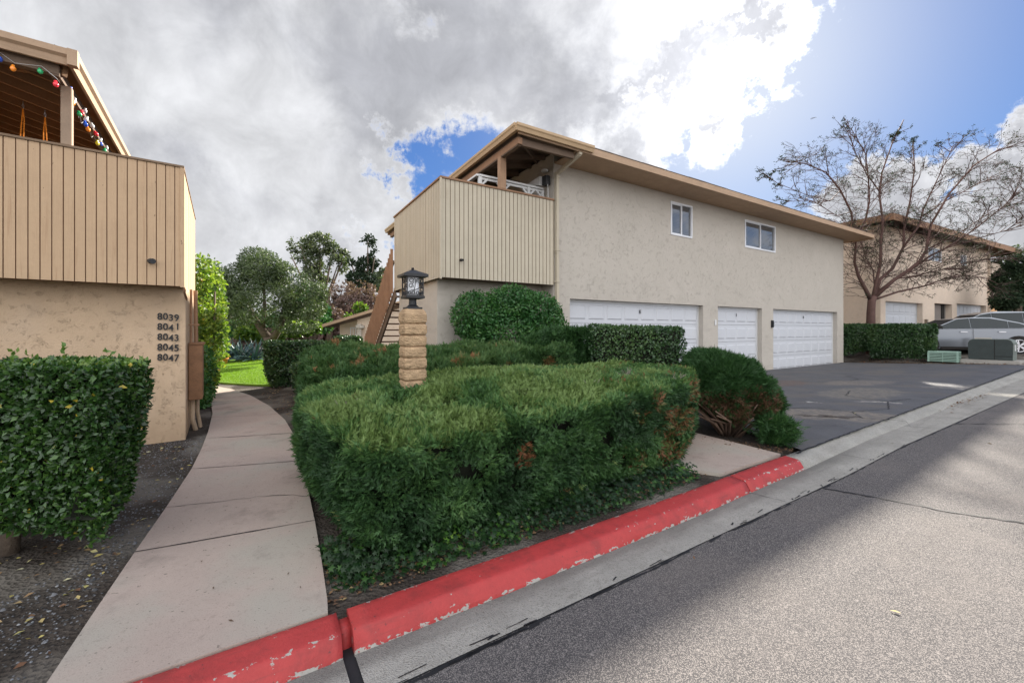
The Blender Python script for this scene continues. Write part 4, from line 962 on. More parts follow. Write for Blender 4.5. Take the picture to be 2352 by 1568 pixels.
# front juniper
JA = [(-1.02,2.70), (.0,3.42), (1.0,4.08), (1.98,4.72), (2.40,5.30), (2.78,6.15), (1.55,6.75), (.5,6.45), (-.45,5.55), (-1.35,5.05), (-2.62,5.15), (-2.35,4.35), (-1.78,3.62)]
def zja(x, y):
    p = LX*x+LY*y; q = -LY*x+LX*y; z = .62+.10*ss(.3, 2.2, p)+.13*ss(2, 4.5, p)+.23*ss(2.9, 4.2, q)*(.35+.65*ss(.2,1.2,p))*(1-.75*ss(2.3,4.2,p))
    return z+.025*math.sin(x*2.1+1)*math.sin(y*1.7)
PJ = [(0,.20), (.10,.09), (.3,.03), (.62,.0), (.90,.005), (.97,.03), (1.0,.09)]
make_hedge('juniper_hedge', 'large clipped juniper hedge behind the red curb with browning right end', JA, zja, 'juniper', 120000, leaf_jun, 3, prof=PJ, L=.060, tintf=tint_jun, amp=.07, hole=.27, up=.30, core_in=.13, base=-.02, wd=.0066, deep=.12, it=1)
_ja = [o for o in bpy.data.objects if o.name == 'juniper_hedge'][0]; _l = _ja.location; _r = random.Random(4)
for (x, y, n_) in ((.35,5.6,26), (-.1,5.1,16), (1.5,5.4,18), (2.1,5.2,14), (.9,4.6,10), (-1.5,3.7,8)):
    mb = MB(); z = zja(x, y)-.04
    for k in range(n_):
        a = _r.uniform(0, 6.28); p0 = Vector((x+_r.gauss(0,.004), y+_r.gauss(0,.004), z)); d = Vector((math.cos(a)*.8, math.sin(a)*.8, _r.uniform(.35,1))).normalized(); L_ = _r.uniform(.06,.15)
        p1 = p0+d*L_*.6; p2 = p1+(d+Vector((_r.gauss(0,.4), _r.gauss(0,.4), .1))).normalized()*L_*.5; mb.tube([tuple(p-_l) for p in (p0, p1, p2)], [.004, .003, .0015], 4)
    mb.build('dead_twigs', mat('grey_twig', (.22,.19,.16), .9, .2, 20), _ja, norm=False)
JB = [(-2.80,5.65), (-1.5,5.75), (-.55,6.0), (.2,6.95), (1.2,7.4), (.9,7.9), (-.4,8.3), (-2.0,8.35), (-3.3,8.3), (-3.75,7.1), (-3.2,6.3)]
def zjb(x, y): return .90+.22*ss(5.6, 7.6, y)+.05*math.sin(x*2.3)*math.sin(y*2.9+1)+.04*ss(-3,0,x)
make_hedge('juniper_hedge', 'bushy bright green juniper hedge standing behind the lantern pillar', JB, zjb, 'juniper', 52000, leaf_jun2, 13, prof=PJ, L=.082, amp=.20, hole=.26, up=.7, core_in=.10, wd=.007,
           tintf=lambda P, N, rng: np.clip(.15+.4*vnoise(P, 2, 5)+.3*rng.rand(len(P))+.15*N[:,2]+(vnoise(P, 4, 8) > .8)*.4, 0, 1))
# left glossy hedge
JL = [(-6.6,2.62), (-2.77,2.66), (-2.73,2.9), (-3.12,3.62), (-6.6,3.65)]
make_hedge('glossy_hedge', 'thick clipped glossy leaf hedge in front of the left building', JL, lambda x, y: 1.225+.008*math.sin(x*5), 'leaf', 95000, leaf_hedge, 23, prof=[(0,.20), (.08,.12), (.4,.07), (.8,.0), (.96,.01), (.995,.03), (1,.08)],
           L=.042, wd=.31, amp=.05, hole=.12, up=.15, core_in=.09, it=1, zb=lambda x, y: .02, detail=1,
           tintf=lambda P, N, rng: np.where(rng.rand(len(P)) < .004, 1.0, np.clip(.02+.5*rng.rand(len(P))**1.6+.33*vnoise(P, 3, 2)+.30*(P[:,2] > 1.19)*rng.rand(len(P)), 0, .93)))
hroot = [o for o in bpy.data.objects if o.name == 'glossy_hedge'][0]
hl = hroot.location
for (x, y) in ((-3.82,3.1), (-4.9,3.15), (-6.0,3.1)):
    mb = MB(); mb.tube([(x,y,-.25), (x+.02,y,.0), (x-.03,y+.02,.5)], [.06,.05,.03], 8); mb.tube([(x+.01,y,.0), (x+.14,y-.06,.4)], [.03,.015], 6); mb.tube([(x,y,-.05), (x-.2,y+.1,.4)], [.03,.015], 6)
    mb.v = [(a-hl[0], b-hl[1], c-hl[2]) for a, b, c in mb.v]; mb.build('trunk', barkm, hroot, smooth=True)
# new shoots on top of the left hedge
rng = np.random.RandomState(5)
for x, h in ((-3.75,.12), (-3.62,.10), (-3.38,.16), (-3.05,.13), (-2.9,.07), (-3.95,.06), (-2.78,.06), (-3.2,.05)):
    b = np.array((x*.96, 2.95, 1.2)); P = np.array([b+np.array((rng.randn()*.012, rng.randn()*.012, h*k/14)) for k in range(14)]); D = nrm(rng.randn(14,3)*.7+np.array((0,0,.8)))
    VV, FF, k = leaves(P, D, rng.randn(14,3), .045, .012, rng); np_mesh('new_shoot', VV-np.array(hl), FF, leaf_hedge, hroot, rep(rng.uniform(.8,.94,14), k))
def boxp(x0, x1, y0, y1): return [(x0,y0), (x1,y0), (x1,y1), (x0,y1)]
lw = dict(kind='leaf', L=.05, wd=.33, amp=.05, hole=.15, up=.15, core_in=.07, it=1)
make_hedge('box_hedge', 'square clipped dark hedge in front of the widest garage door', boxp(1.46,3.32,7.6,8.35), lambda x, y: 1.57-.02*(x-1.4), n=15000, m=leaf_box, seed=31, group='clipped hedges', **lw)
make_hedge('juniper_shrub', 'low dark juniper between the leafy bush and square hedge', [(.1,7.75), (1.5,7.75), (1.6,8.5), (.2,8.5)], lambda x, y: 1.30+.17*ss(.1,.9,x), kind='juniper', n=11000, m=leaf_round, seed=33, cat='shrub', L=.10, amp=.12, up=.6, wd=.008)
make_hedge('box_hedge', 'tall squared dark hedge at the lawn edge beside the path', [(-6.85,11.15), (-5.1,11.6), (-5.25,12.5), (-7.3,12.2)], lambda x, y: 1.14, n=13000, m=leaf_box, seed=35, group='clipped hedges', **dict(lw, L=.065))
make_hedge('box_hedge', 'low clipped hedge along the path in front of a taller hedge', [(-5.15,9.3), (-4.2,8.4), (-3.4,8.9), (-4.6,10.3)], lambda x, y: .72, n=9000, m=leaf_box, seed=36, group='clipped hedges', **lw)
make_hedge('box_hedge', 'small clipped hedge tapering downward before the single-storey house', [(-6.2,14.0), (-5.3,14.0), (-5.3,14.7), (-6.2,14.7)], lambda x, y: 1.24, n=6000, m=leaf_box, seed=37, group='clipped hedges', prof=[(0,.30), (.4,.12), (.85,0), (.97,.02), (1,.1)], **dict(lw, L=.07))
make_hedge('box_hedge', 'trimmed hedge between the driveway and the silver sedan', [(15.55,17.95), (16.85,16.2), (17.2,16.5), (16.0,18.25)], lambda x, y: 1.70, n=14000, m=leaf_box, seed=38, group='clipped hedges', **dict(lw, L=.075), base=.10)
make_hedge('box_hedge', 'shaded hedge against the corner of the beige building', [(15.05,18.6), (16.4,18.5), (16.6,19.1), (15.2,19.3)], lambda x, y: 1.72, n=7000, m=leaf_box, seed=39, group='clipped hedges', **dict(lw, L=.075), base=.15)
# round juniper with bare stems below
rj = make_hedge('round_juniper', 'rounded juniper with bare brown stems beside the driveway', [(2.80,6.25), (3.2,5.9), (3.75,5.85), (4.12,6.2), (4.2,6.75), (3.8,7.2), (3.2,7.3), (2.8,6.9)], lambda x, y: .12+.98*math.sqrt(max(.0, 1-((x-3.0)/1.22)**2)), kind='juniper', n=38000, m=leaf_round, seed=41, cat='shrub',
           prof=[(0,.22), (.2,.03), (.5,.0), (.75,.03), (.9,.10), (1,.22)], L=.085, amp=.14, up=.35, wd=.006, zb=lambda x, y: .08+.07*math.sin(x*9),
           tintf=lambda P, N, rng: np.where((P[:,2] < .42+.18*rng.rand(len(P))) & (P[:,0] < 3.95) & (rng.rand(len(P)) < .6), 1.0, np.clip(.15+.4*vnoise(P, 3, 5)+.3*rng.rand(len(P)), 0, .85)))[0]
hl = rj.location; rng = np.random.RandomState(8); mb = MB()
for k in range(34):
    a = rng.rand()*6.28; r0 = .12*rng.rand(); r1 = .35+.35*rng.rand(); bx, by = 3.38, 6.35
    p0 = (bx+r0*math.cos(a), by+r0*math.sin(a), -.2); p1 = (bx+.5*r1*math.cos(a+.3), by+.5*r1*math.sin(a+.3), .02+.1*rng.rand()); p2 = (bx+r1*math.cos(a), by+r1*math.sin(a), .15+.25*rng.rand())
    mb.tube([p0, p1, p2], [.03-.015*rng.rand(), .018, .008], 5)
mb.v = [(a-hl[0], b-hl[1], c-hl[2]) for a, b, c in mb.v]; mb.build('bare_stems', twigm, rj, smooth=True)
P = np.c_[rng.normal(3.78,.10,1500), rng.normal(5.88,.10,1500), rng.uniform(-.15,.20,1500)]; P[:,2] *= 1-.5*np.abs(P[:,0]-3.78)/.4; D = nrm(np.c_[P[:,0]-3.7, P[:,1]-6.0, np.full(1500,.25)]+rng.randn(1500,3)*.25)
VV, FF, k = sprigs(P, D, D*0+[0,0,1], .11+.05*rng.rand(1500), rng, 6, .006); np_mesh('low_tuft', VV-np.array(hl), FF, leaf_round, rj, rep(np.clip(.3+.5*rng.rand(1500), 0, .85), k))

def crown_pts(blobs, rng, shell=.55):
    Ps, Ns = [], []
    for (c, r, n) in blobs:
        d = nrm(rng.randn(n, 3)); rad = (shell+(1-shell)*rng.rand(n,1)**.6); Ps.append(np.array(c)+d*np.array(r)*rad); Ns.append(d)
    return np.vstack(Ps), np.vstack(Ns)
def make_tree(name, label, base, blobs, m, seed, L, wd, trunk=None, cat='tree', bark=barkm, up=.1, droop=0, group=None, thr=.3, nf=1.2, tb=0.0, part='crown', fold=.2):
    rng = np.random.RandomState(seed); root = empty(name, base, 0, label, cat, group); off = -np.array(base, float)
    P, N = crown_pts(blobs, rng); keep = (vnoise(P, nf, seed)*.6+vnoise(P, nf*2.7, seed+1)*.4) > thr; P, N = P[keep], N[keep]; n = len(P)
    D = nrm(N*.3+np.array([0,0,up-droop])+rng.randn(n,3)*.7); LL = L*(.6+.8*rng.rand(n))
    VV, FF, k = leaves(P, D, nrm(N+rng.randn(n,3)*.6), LL, LL*wd, rng, fold)
    t = np.clip(.1+.45*vnoise(P, nf*1.5, seed+4)+.4*rng.rand(n)+tb, 0, 1)
    np_mesh(part, VV+off, FF, m, root, rep(t, k))
    if trunk:
        mb = MB()
        for pts, rr in trunk: mb.tube([tuple(np.array(p)+off) for p in pts], rr, 8)
        mb.build('trunk', bark, root, smooth=True)
    return root
# leafy bush under the main balcony
make_tree('leafy_bush', 'big leafy green bush under the corner balcony of the beige building', (-.05,8.75,0),
          [((-.15,8.75,1.25), (.95,.55,.95), 6500), ((-.75,8.6,1.75), (.55,.45,.55), 2400), ((.55,8.85,1.75), (.55,.4,.55), 2400), ((0,8.7,2.0), (.6,.4,.42), 2400), ((.9,8.9,1.15), (.4,.35,.8), 1800), ((-.6,8.6,.7), (.5,.4,.6), 1500)]*2,
          leaf_bush, 51, .062, .26, [([(-.1,8.8,-.1), (-.05,8.8,1.0)], [.05,.03])], 'bush', up=.1, thr=.2, nf=3, tb=.0)
# left vines and shrubs by the path
VB = [((-8.0,10.6,1.0), (.36,.6,1.3), 4200), ((-8.5,11.4,2.1), (.38,.6,.9), 2600), ((-8.85,11.8,2.9), (.40,.6,.7), 1500), ((-7.65,10.0,.35), (.30,.5,.6), 1500), ((-8.35,11.2,1.2), (.45,.6,.9), 2200), ((-8.3,10.9,3.0), (.25,.4,.5), 600)]
make_tree('climbing_vine', 'sunlit yellow-green climbing shrub with orange blooms beside the left building', (-7.9,10.8,-.22), VB, leaf_vine, 53, .09, .33, [([(-7.9,10.8,-.3), (-8.0,11.0,2.5)], [.04,.02])], 'shrub', up=.0, thr=.42, nf=3, tb=.12)
make_tree('low_shrub', 'dark trailing shrub at the foot of the left building by the path', (-7.0,9.2,-.22), [((-7.0,9.2,.1), (.17,.35,.42), 1100), ((-7.2,9.6,.6), (.16,.3,.5), 700), ((-6.75,8.9,-.1), (.14,.2,.18), 300)], leaf_bush, 54, .07, .3, None, 'shrub', thr=.2, nf=4)
# olive tree
ob = [((-14.6,20,3.5), (.5,.6,.8), 900), ((-12.2,20,2.9), (2.0,1.7,1.3), 7000), ((-13.2,20,3.6), (1.1,1.1,1.15), 3600), ((-12.0,19.6,4.3), (.95,.95,1.05), 3000), ((-12.7,20.2,4.7), (.75,.8,.85), 2000), ((-10.9,20,3.4), (1.1,1.2,1.1), 3400), ((-10.0,19.8,2.8), (1.0,1.0,1.0), 2800), ((-14.0,20,3.2), (.75,.9,.95), 1600), ((-13.9,20,2.2), (.9,1.0,.7), 1500), ((-10.4,19.6,1.9), (1.1,.9,.7), 1700), ((-11.2,19.9,4.2), (.6,.7,.6), 1000), ((-14.4,20,4.2), (.35,.4,.4), 260), ((-9.4,20,3.3), (.4,.5,.5), 400)]
make_tree('olive_tree', 'broad grey-green olive tree with forked trunk on the lawn', (-11.85,20,-.2), [(c_, r_, int(n_*1.7)) for c_, r_, n_ in ob], leaf_olive, 57, .13, .17,
          [([(-11.85,20,-.4), (-11.8,20,.5), (-11.9,20,1.1)], [.34,.28,.25]), ([(-11.9,20,1.0), (-12.4,20,1.7), (-13.0,20,2.8)], [.22,.17,.07]), ([(-11.8,20,.9), (-11.3,19.9,1.6), (-11.0,19.8,2.6), (-10.6,19.8,3.4)], [.20,.15,.09,.04]), ([(-12.2,20,1.5), (-12.0,19.8,2.6), (-12.1,19.9,4.2)], [.10,.08,.03])], up=.25, thr=.38, nf=1.3, tb=.03)
# agave
t = empty('agave', (-14.25,21.6,-.15), 0, 'big blue-green agave with sword leaves behind the lawn', 'plant')
rng = np.random.RandomState(4); V = []; F = []; T = []
for i in range(150):
    a = rng.rand()*6.28; el_ = R(rng.uniform(10, 75)); L_ = rng.uniform(1.0,1.6); wd = .055; n = 7; b = len(V); cx = rng.choice([-.75,0,.7]); cy = rng.uniform(-.4,.4)
    d = np.array((math.cos(a)*math.cos(el_), math.sin(a)*math.cos(el_), math.sin(el_))); sd_ = np.array((-math.sin(a), math.cos(a), 0)); up_ = np.cross(sd_, d)
    tt = rng.uniform(.1,.9)
    for j in range(n):
        s_ = j/(n-1); c = np.array((cx, cy, .05))+d*L_*s_-np.array((0,0,1))*.25*s_*s_*math.cos(el_)*L_; wj = wd*(1-s_**2.2)*(.7+.5*s_)+.004
        V += [c-sd_*wj+up_*wj*.35, c-up_*.0, c+sd_*wj+up_*wj*.35]; T += [tt]*3
    for j in range(n-1):
        for q in (0, 1): F.append((b+j*3+q, b+j*3+q+1, b+(j+1)*3+q+1, b+(j+1)*3+q))
np_mesh('agave_leaves', V, F, leaf_agave, t, T)
# flower pot
t = empty('flower_pot', (-14.0,19.75,-.2), 0, 'orange clay pot of yellow flowers at the left lawn corner', 'flower pot')
mb = MB(); mb.lathe([(.16,0), (.22,.24), (.25,.25), (.25,.31), (.21,.31), (.2,.27)], 18); mb.build('pot', mat('terracotta', (.55,.20,.05), .8), t, smooth=True)
P = nrm(rng.randn(260,3))*np.array((.26,.26,.16))+np.array((0,0,.38)); D = nrm(rng.randn(260,3)+[0,0,.5]); VV, FF, k = leaves(P, D, rng.randn(260,3), .09, .03, rng); np_mesh('flowers', VV, FF, leaf_vine, t, rep(rng.uniform(.5,1,260), k))

# background trees and shrubs
def PXY(px, py, y): return ((px-1176)/938*y, y, 1.47+(757-py)/938*y)
def euc(name, label, lst, y, m, seed, trunkpx, n=900, L=.55, group=None, thr=.34, cat='tree'):
    bl = []
    for px, py, r, rz in lst: c = PXY(px, py, y+random.uniform(-1.5,1.5)); s_ = y/938; bl.append((c, (r*s_, r*s_, rz*s_), int(n*r*rz/900)))
    b0 = PXY(trunkpx, 757, y); base = (b0[0], b0[1], -.5); tr = []
    for px, py, r, rz in lst:
        c = PXY(px, py, y); tr.append(([(base[0]+random.uniform(-.2,.2), base[1], -1), (base[0]*.6+c[0]*.4, y, 1.5+(c[2]-1.5)*.5), c], [.32*y/60, .2*y/60, .06*y/60]))
    return make_tree(name, label, base, bl, m, seed, L, .28, tr, cat, up=-.2, thr=thr, nf=.5*55/y, group=group)
euc('eucalyptus_tree', 'tall airy eucalyptus rising behind the olive tree', [(690,562,28,20),(735,560,30,26),(712,600,26,24),(765,575,20,18),(775,610,22,26),(745,625,24,26),(668,585,16,22),(790,590,12,18),(720,640,26,26)], 58, leaf_euc, 61, 735, 1500, .40, thr=.47)
euc('dark_gum_tree', 'narrow dark tall tree beside the outside stairs skyline', [(845,555,15,16),(860,590,14,24),(838,610,22,20),(820,640,24,20),(850,650,22,24),(806,600,6,8),(868,630,10,26)], 52, leaf_dark, 63, 843, 1700, .36, thr=.44)
euc('small_gum_tree', 'small thin tree crown right against the stair slats', [(879,628,10,14),(875,650,12,14)], 45, leaf_euc, 65, 879, 900, .4)
euc('bare_red_tree', 'bare reddish-brown tree behind the single-storey house roof', [(790,670,30,26),(830,670,34,26),(810,700,40,22),(775,705,26,20),(850,700,26,24)], 40, leaf_red, 67, 815, 1500, .30, thr=.42)
euc('bare_red_tree', 'reddish bare tree mass left behind the low shrubs', [(765,725,22,18),(740,700,16,20)], 36, leaf_red, 68, 760, 1200, .28, thr=.4)
euc('garden_shrub', 'sunlit yellow-green shrub left of the olive trunk', [(572,742,22,20),(590,765,20,16),(560,765,18,14)], 26, leaf_vine, 71, 575, 2200, .22, thr=.25, cat='shrub')
euc('garden_shrub', 'bright green shrub right of the olive trunk above the hedge', [(670,755,30,16),(710,752,26,18),(645,765,14,12)], 25, leaf_vine, 72, 690, 2200, .22, thr=.28, cat='shrub')
euc('weeping_tree', 'drooping green tree between the olive and the low house', [(710,690,28,34),(735,720,20,30),(690,725,24,20),(745,745,16,18)], 30, leaf_bush, 73, 720, 2200, .26, thr=.3)
euc('garden_shrub', 'lime green shrub showing over the low house roof', [(828,707,14,12),(800,727,8,7)], 34, leaf_vine, 74, 826, 2200, .26, thr=.2, cat='shrub')
euc('garden_tree', 'dense yellow-green tree behind the climbing shrub at left', [(478,665,20,26),(490,700,16,26),(500,735,14,26),(470,640,12,16),(505,765,14,12)], 22, leaf_bush, 75, 485, 2200, .2, thr=.28)
euc('garden_tree', 'shaded green tree far behind the agave plant', [(520,720,22,24),(535,690,18,18),(530,755,26,18),(610,735,30,14)], 34, leaf_bush, 76, 525, 1800, .28, thr=.3)
euc('dark_tree', 'dark evergreen at the far right edge above the cars', [(2330,650,40,42),(2350,610,30,24),(2310,690,24,22),(2345,690,30,26)], 24, leaf_dark, 77, 2340, 2600, .16, thr=.18)
euc('olive_shrub_tree', 'thin grey-green treetop above the dark tree at far right', [(2310,600,22,16),(2340,580,20,18)], 27, leaf_olive, 78, 2320, 1500, .16, thr=.45)
for sd_, px, lab in ((81,470,'left'),):
    t = empty('palm_tree', (*PXY(480,757,48)[:2], -.5), 0, 'tiny distant palm top above the climbing shrub', 'palm'); rng = np.random.RandomState(sd_)
    V, F, T = [], [], []; top = 1.47+(757-618)/938*48+.5
    for i in range(40):
        a = rng.rand()*6.28; e = rng.uniform(-.4,1.2); d = np.array((math.cos(a)*math.cos(e), math.sin(a)*math.cos(e), math.sin(e))); s_ = np.array((-math.sin(a), math.cos(a), 0)); b = len(V)
        for j in range(5): u_ = j/4; c = np.array((0,0,top))+d*1.1*u_-np.array((0,0,.5))*u_*u_; V += [c-s_*.13*(1-u_*.8), c+s_*.13*(1-u_*.8)]; T += [.5*rng.rand()]*2
        for j in range(4): F.append((b+2*j, b+2*j+1, b+2*j+3, b+2*j+2))
    np_mesh('fronds', V, F, leaf_dark, t, T); mb = MB(); mb.tube([(0,0,0), (0,0,top)], [.2,.14], 7); mb.build('trunk', barkm, t)
# far wood as one mass
rng = np.random.RandomState(90); Ps = []
for px in range(380, 1000, 9):
    y = 70+rng.rand()*14; x = (px-1176)/938*y; h = 3.5+2.5*rng.rand(); Ps.append(((x, y, h*.45), (2.2, 2.2, h*.6), 260))
for px in range(1900, 2600, 14):
    y = 62+rng.rand()*10; x = (px-1176)/938*y; h = 5+2*rng.rand(); Ps.append(((x, y, h*.5), (2.5, 2.5, h*.6), 220))
P, N = crown_pts(Ps, rng); n = len(P); D = nrm(rng.randn(n,3)); VV, FF, k = leaves(P, D, rng.randn(n,3), .7, .22, rng)
o = np_mesh('far_wood', VV, FF, leaf_euc, None, rep(np.clip(.2+.5*vnoise(P,.3,3)+.3*rng.rand(n),0,1), k)); tag(o, 'far green and grey wooded belt behind the gardens', 'woodland', kind='stuff')
rng = np.random.RandomState(91); Ps = []
for px in range(440, 900, 12):
    y = 42+rng.rand()*5; x = (px-1176)/938*y; h = 2.6+.8*rng.rand(); Ps.append(((x, y, h*.4), (1.2, 1.2, h*.6), 200))
P, N = crown_pts(Ps, rng); n = len(P); D = nrm(rng.randn(n,3)); VV, FF, k = leaves(P, D, rng.randn(n,3), .4, .25, rng)
o = np_mesh('garden_thicket', VV, FF, leaf_red, None, rep(np.clip(.2+.5*vnoise(P,.5,3)+.3*rng.rand(n),0,1), k)); tag(o, 'brownish dry thicket behind the garden shrubs', 'thicket', kind='stuff')

# ------------------------------------------------------------------ bare crape myrtle
def bare_tree():
    base = (16.6, 18.9, .2); t = empty('bare_tree', base, 0, 'leafless multi-stemmed tree with reddish bark behind the trimmed hedge', 'tree'); rng = random.Random(12)
    def Z(zx, zy, y): return Vector(PXY((2250+zx/1.844)/1.306, (300+zy/1.844)/1.306, y))
    Y0 = 18.95; tr = MB(); br = MB(); tw = MB(); pods = []
    b0 = Z(668,1235,Y0); b0.z = .1
    tr.tube([b0, Z(668,1180,Y0), Z(672,1120,Y0), Z(678,1085,Y0)], [.20,.165,.155,.17], 10)
    limbs = [
        ([(665,1100),(640,1050),(600,975),(578,900),(585,790),(600,740)], .095, -.4),
        ([(600,740),(640,660),(660,560),(655,430),(640,300),(560,160)], .05, -.6),
        ([(585,790),(560,620),(500,500),(420,400),(300,350),(200,340)], .05, -1.0),
        ([(680,1090),(700,1000),(722,900),(725,760),(735,680),(715,520),(730,400),(790,230),(850,110)], .075, .3),
        ([(690,1080),(720,990),(790,930),(850,810),(850,720),(885,560),(910,380),(900,230)], .08, .8),
        ([(695,1085),(790,1000),(880,940),(940,890),(975,830),(1000,690),(1100,520),(1240,360),(1380,270)], .09, -.8),
        ([(885,940),(1000,860),(1120,800),(1260,700),(1400,590),(1490,500)], .05, -1.2),
        ([(700,1100),(820,1060),(960,1030),(1090,985),(1190,970),(1300,985)], .05, 1.0),
        ([(700,1060),(800,990),(900,975),(1050,940),(1200,900),(1300,880)], .035, .2),
        ([(690,1040),(680,940),(640,870),(620,800),(560,720)], .03, .9),
        ([(850,810),(930,700),(960,600),(1040,430),(1120,260)], .05, .2),
        ([(940,650),(1080,560),(1250,470),(1420,400)], .035, .6),
        ([(500,500),(440,560),(300,520),(150,460),(90,415)], .02, -.5),
        ([(560,620),(480,640),(350,560),(200,560)], .02, -.8),
        ([(1120,800),(1280,760),(1420,720),(1520,640)], .025, -1.6),
        ([(975,830),(1150,740),(1330,620),(1500,560)], .03, -.3),
        ([(725,520),(640,400),(570,270),(540,110)], .03, -.2)]
    def grow(p, d, L, r, lev, dy):
        if p.z > 10.2 or (p.x/p.y) < .68: L *= .45
        n = 4; pts = [p]; q = p.copy(); dd = d.copy()
        for i in range(n):
            dd = (dd+Vector((rng.gauss(0,.16), rng.gauss(0,.16), rng.gauss(0,.10)-.01))).normalized(); q = q+dd*L/n; pts.append(q.copy())
        (br if lev < 2 else tw).tube(pts, [max(.0042, r*(1-.6*i/n)) for i in range(n+1)], 4 if lev > 0 else 5, cap=False)
        if lev < 3:
            for k in range((3, 3, 4)[lev]):
                i = rng.choice([2,3,4]) if lev else rng.choice([1,2,3,4]); a = (dd+Vector((rng.gauss(0,.55), rng.gauss(0,.55), rng.gauss(0,.35)+.02))).normalized()
                grow(pts[i], a, L*rng.uniform(.5,.8), r*.55, lev+1, dy)
        else:
            if rng.random() < .35: pods.append(pts[-1])
            if rng.random() < .06: pods.append(pts[2])
    for pts, r, dy in limbs:
        n = len(pts); W_ = [Z(x, y, Y0+dy*(i/(n-1))*1.6+(0)) for i, (x, y) in enumerate(pts)]
        (tr if r > .07 else br).tube(W_, [max(.012, r*(1-.75*i/(n-1))) for i in range(n)], 7)
        for i in range(1, n):
            d = (W_[i]-W_[i-1]).normalized(); cnt = 6 if i > 1 else 1
            for k in range(cnt+(2 if i == n-1 else 0)):
                a = (d*.9+Vector((rng.gauss(0,.6), rng.gauss(0,.6), rng.gauss(0,.3)+.05))).normalized(); f = rng.random()
                grow(W_[i-1].lerp(W_[i], f), a, rng.uniform(.6,1.0), .017, 0 if rng.random() < .35 and i > 2 else 1, dy)
    off = Vector(base)
    for m_, nm, mm in ((tr,'trunk',bark_red), (br,'branches',bark_red), (tw,'twigs',mat('twig_brown', (.085,.055,.045), .8))):
        m_.v = [(a-off.x, b-off.y, c-off.z) for a, b, c in m_.v]; m_.build(nm, mm, t, smooth=True, norm=False)
    rs = np.random.RandomState(3); P = np.repeat(np.array([tuple(p-off) for p in pods]), 6, 0); P = P+rs.randn(*P.shape)*.035
    D = nrm(rs.randn(len(P),3)); VV, FF, k = leaves(P, D, rs.randn(len(P),3), .05, .017, rs); np_mesh('seed_pods', VV, FF, leaf_dark, t, rep(rs.rand(len(P)), k))
bare_tree()

# ------------------------------------------------------------------ right building
RA = math.atan2(.46, .888); rb = empty('garage_building', (18.5, 20.5, 0), RA, 'pale two-storey garage building behind the bare tree and parked cars', 'building')
mb = MB(); ds = [(.54,4.96), (6.58,9.17), (9.92,15.0)]; wr = [(5.7,7.5,5.42,6.15), (10.5,11.4,5.5,6.12)]
wall_with_holes(mb, 0, 15.56, .2, 6.75, [(ds[0][0],ds[0][1],.4,2.93,.3), (ds[1][0],ds[1][1],.4,3.0,.3), (ds[2][0],ds[2][1],.4,3.08,.3)]+[(*w_, .08) for w_ in wr], 0, .3)
mb.add([(15.56,0,.2), (15.56,9,.2), (15.56,9,6.75), (15.56,0,6.75)], [(0,1,2,3)]); mb.build('wall', stucco_r, rb, norm=False)
mb = MB(); mb.add([(0,0,.0), (0,0,6.75), (0,9,6.75), (0,9,.0)], [(0,1,2,3)]); mb.add([(0,9,0), (0,9,6.75), (15.56,9,6.75), (15.56,9,0)], [(0,1,2,3)]); mb.build('side_wall', stucco_r, rb, norm=False)
garage_door(rb, ds[0][0], ds[0][1], 2.93, 6, .26, None, .5); garage_door(rb, ds[2][0], ds[2][1], 3.08, 8, .26, None, .5)
mb = MB(); mb.box(ds[1][0], ds[1][1], .29, .33, .5, 3.0); mb.build('entry_wall', mat('grey_door', (.16,.15,.14), .5), rb)
mb = MB(); mb.box(7.0, 8.3, .24, .285, .5, 2.95); mb.build('entry_door', mat('brown_grey_door', (.20,.17,.15), .5), rb, bevel=.004)
mb = MB(); mb.box(8.35, 8.75, .22, .288, .5, 3.0); mb.build('dark_gap', darkm, rb)
for w_ in wr: window(rb, *w_)
for x in (5.3, 9.55):
    mb = MB(); mb.box(x-.1, x+.12, -.1, -.001, 1.75, 2.05); mb.build('wall_lamp', mat('lamp_bronze', (.22,.17,.12), .5), rb, bevel=.01)
hip_roof('roof', -.9, 18.4, -.8, 9.9, 7.0, .2, rb)
mb = MB(); mb.box(-.9, 18.4, -.84, -.802, 6.68, 6.985); mb.box(-.94, -.9, -.84, 9.9, 6.68, 6.985); mb.box(18.4,18.44,-.84,9.9,6.68,6.985); mb.build('fascia', trim, rb)
mb = MB(); siding_panel(mb, (15.57,-.1), (18.2,-.1), 3.64, 6.0, (0,-1)); siding_panel(mb, (18.2,-.1), (18.2,3), 3.64, 6.0, (1,0)); mb.box(15.57, 18.19, -.08, 3.0, 3.60, 3.66, 1); mb.build('balcony_siding', [stucco_r, groove], rb, norm=False)
mb = MB(); mb.beam((15.3,-.06,6.6), (15.3,-.06,.5), .09, .1, up=(0,1,0)); mb.beam((15.5,-.06,4.6), (15.62,-.06,.6), .05, .06, up=(0,1,0)); mb.build('downspout', stucco_r, rb)
# orange building and neighbour behind at far right
t = empty('orange_building', (34.5, 31.0, .3), RA, 'small patch of orange stucco building far right behind the cars', 'building')
mb = MB(); mb.box(0, 8, 0, 6, 0, 6.2); mb.build('wall', stucco_o, t); hip_roof('roof', -.6, 8.6, -.6, 6.6, 6.5, .2, t, fm=fasciam)
for o in list(t.children): pass

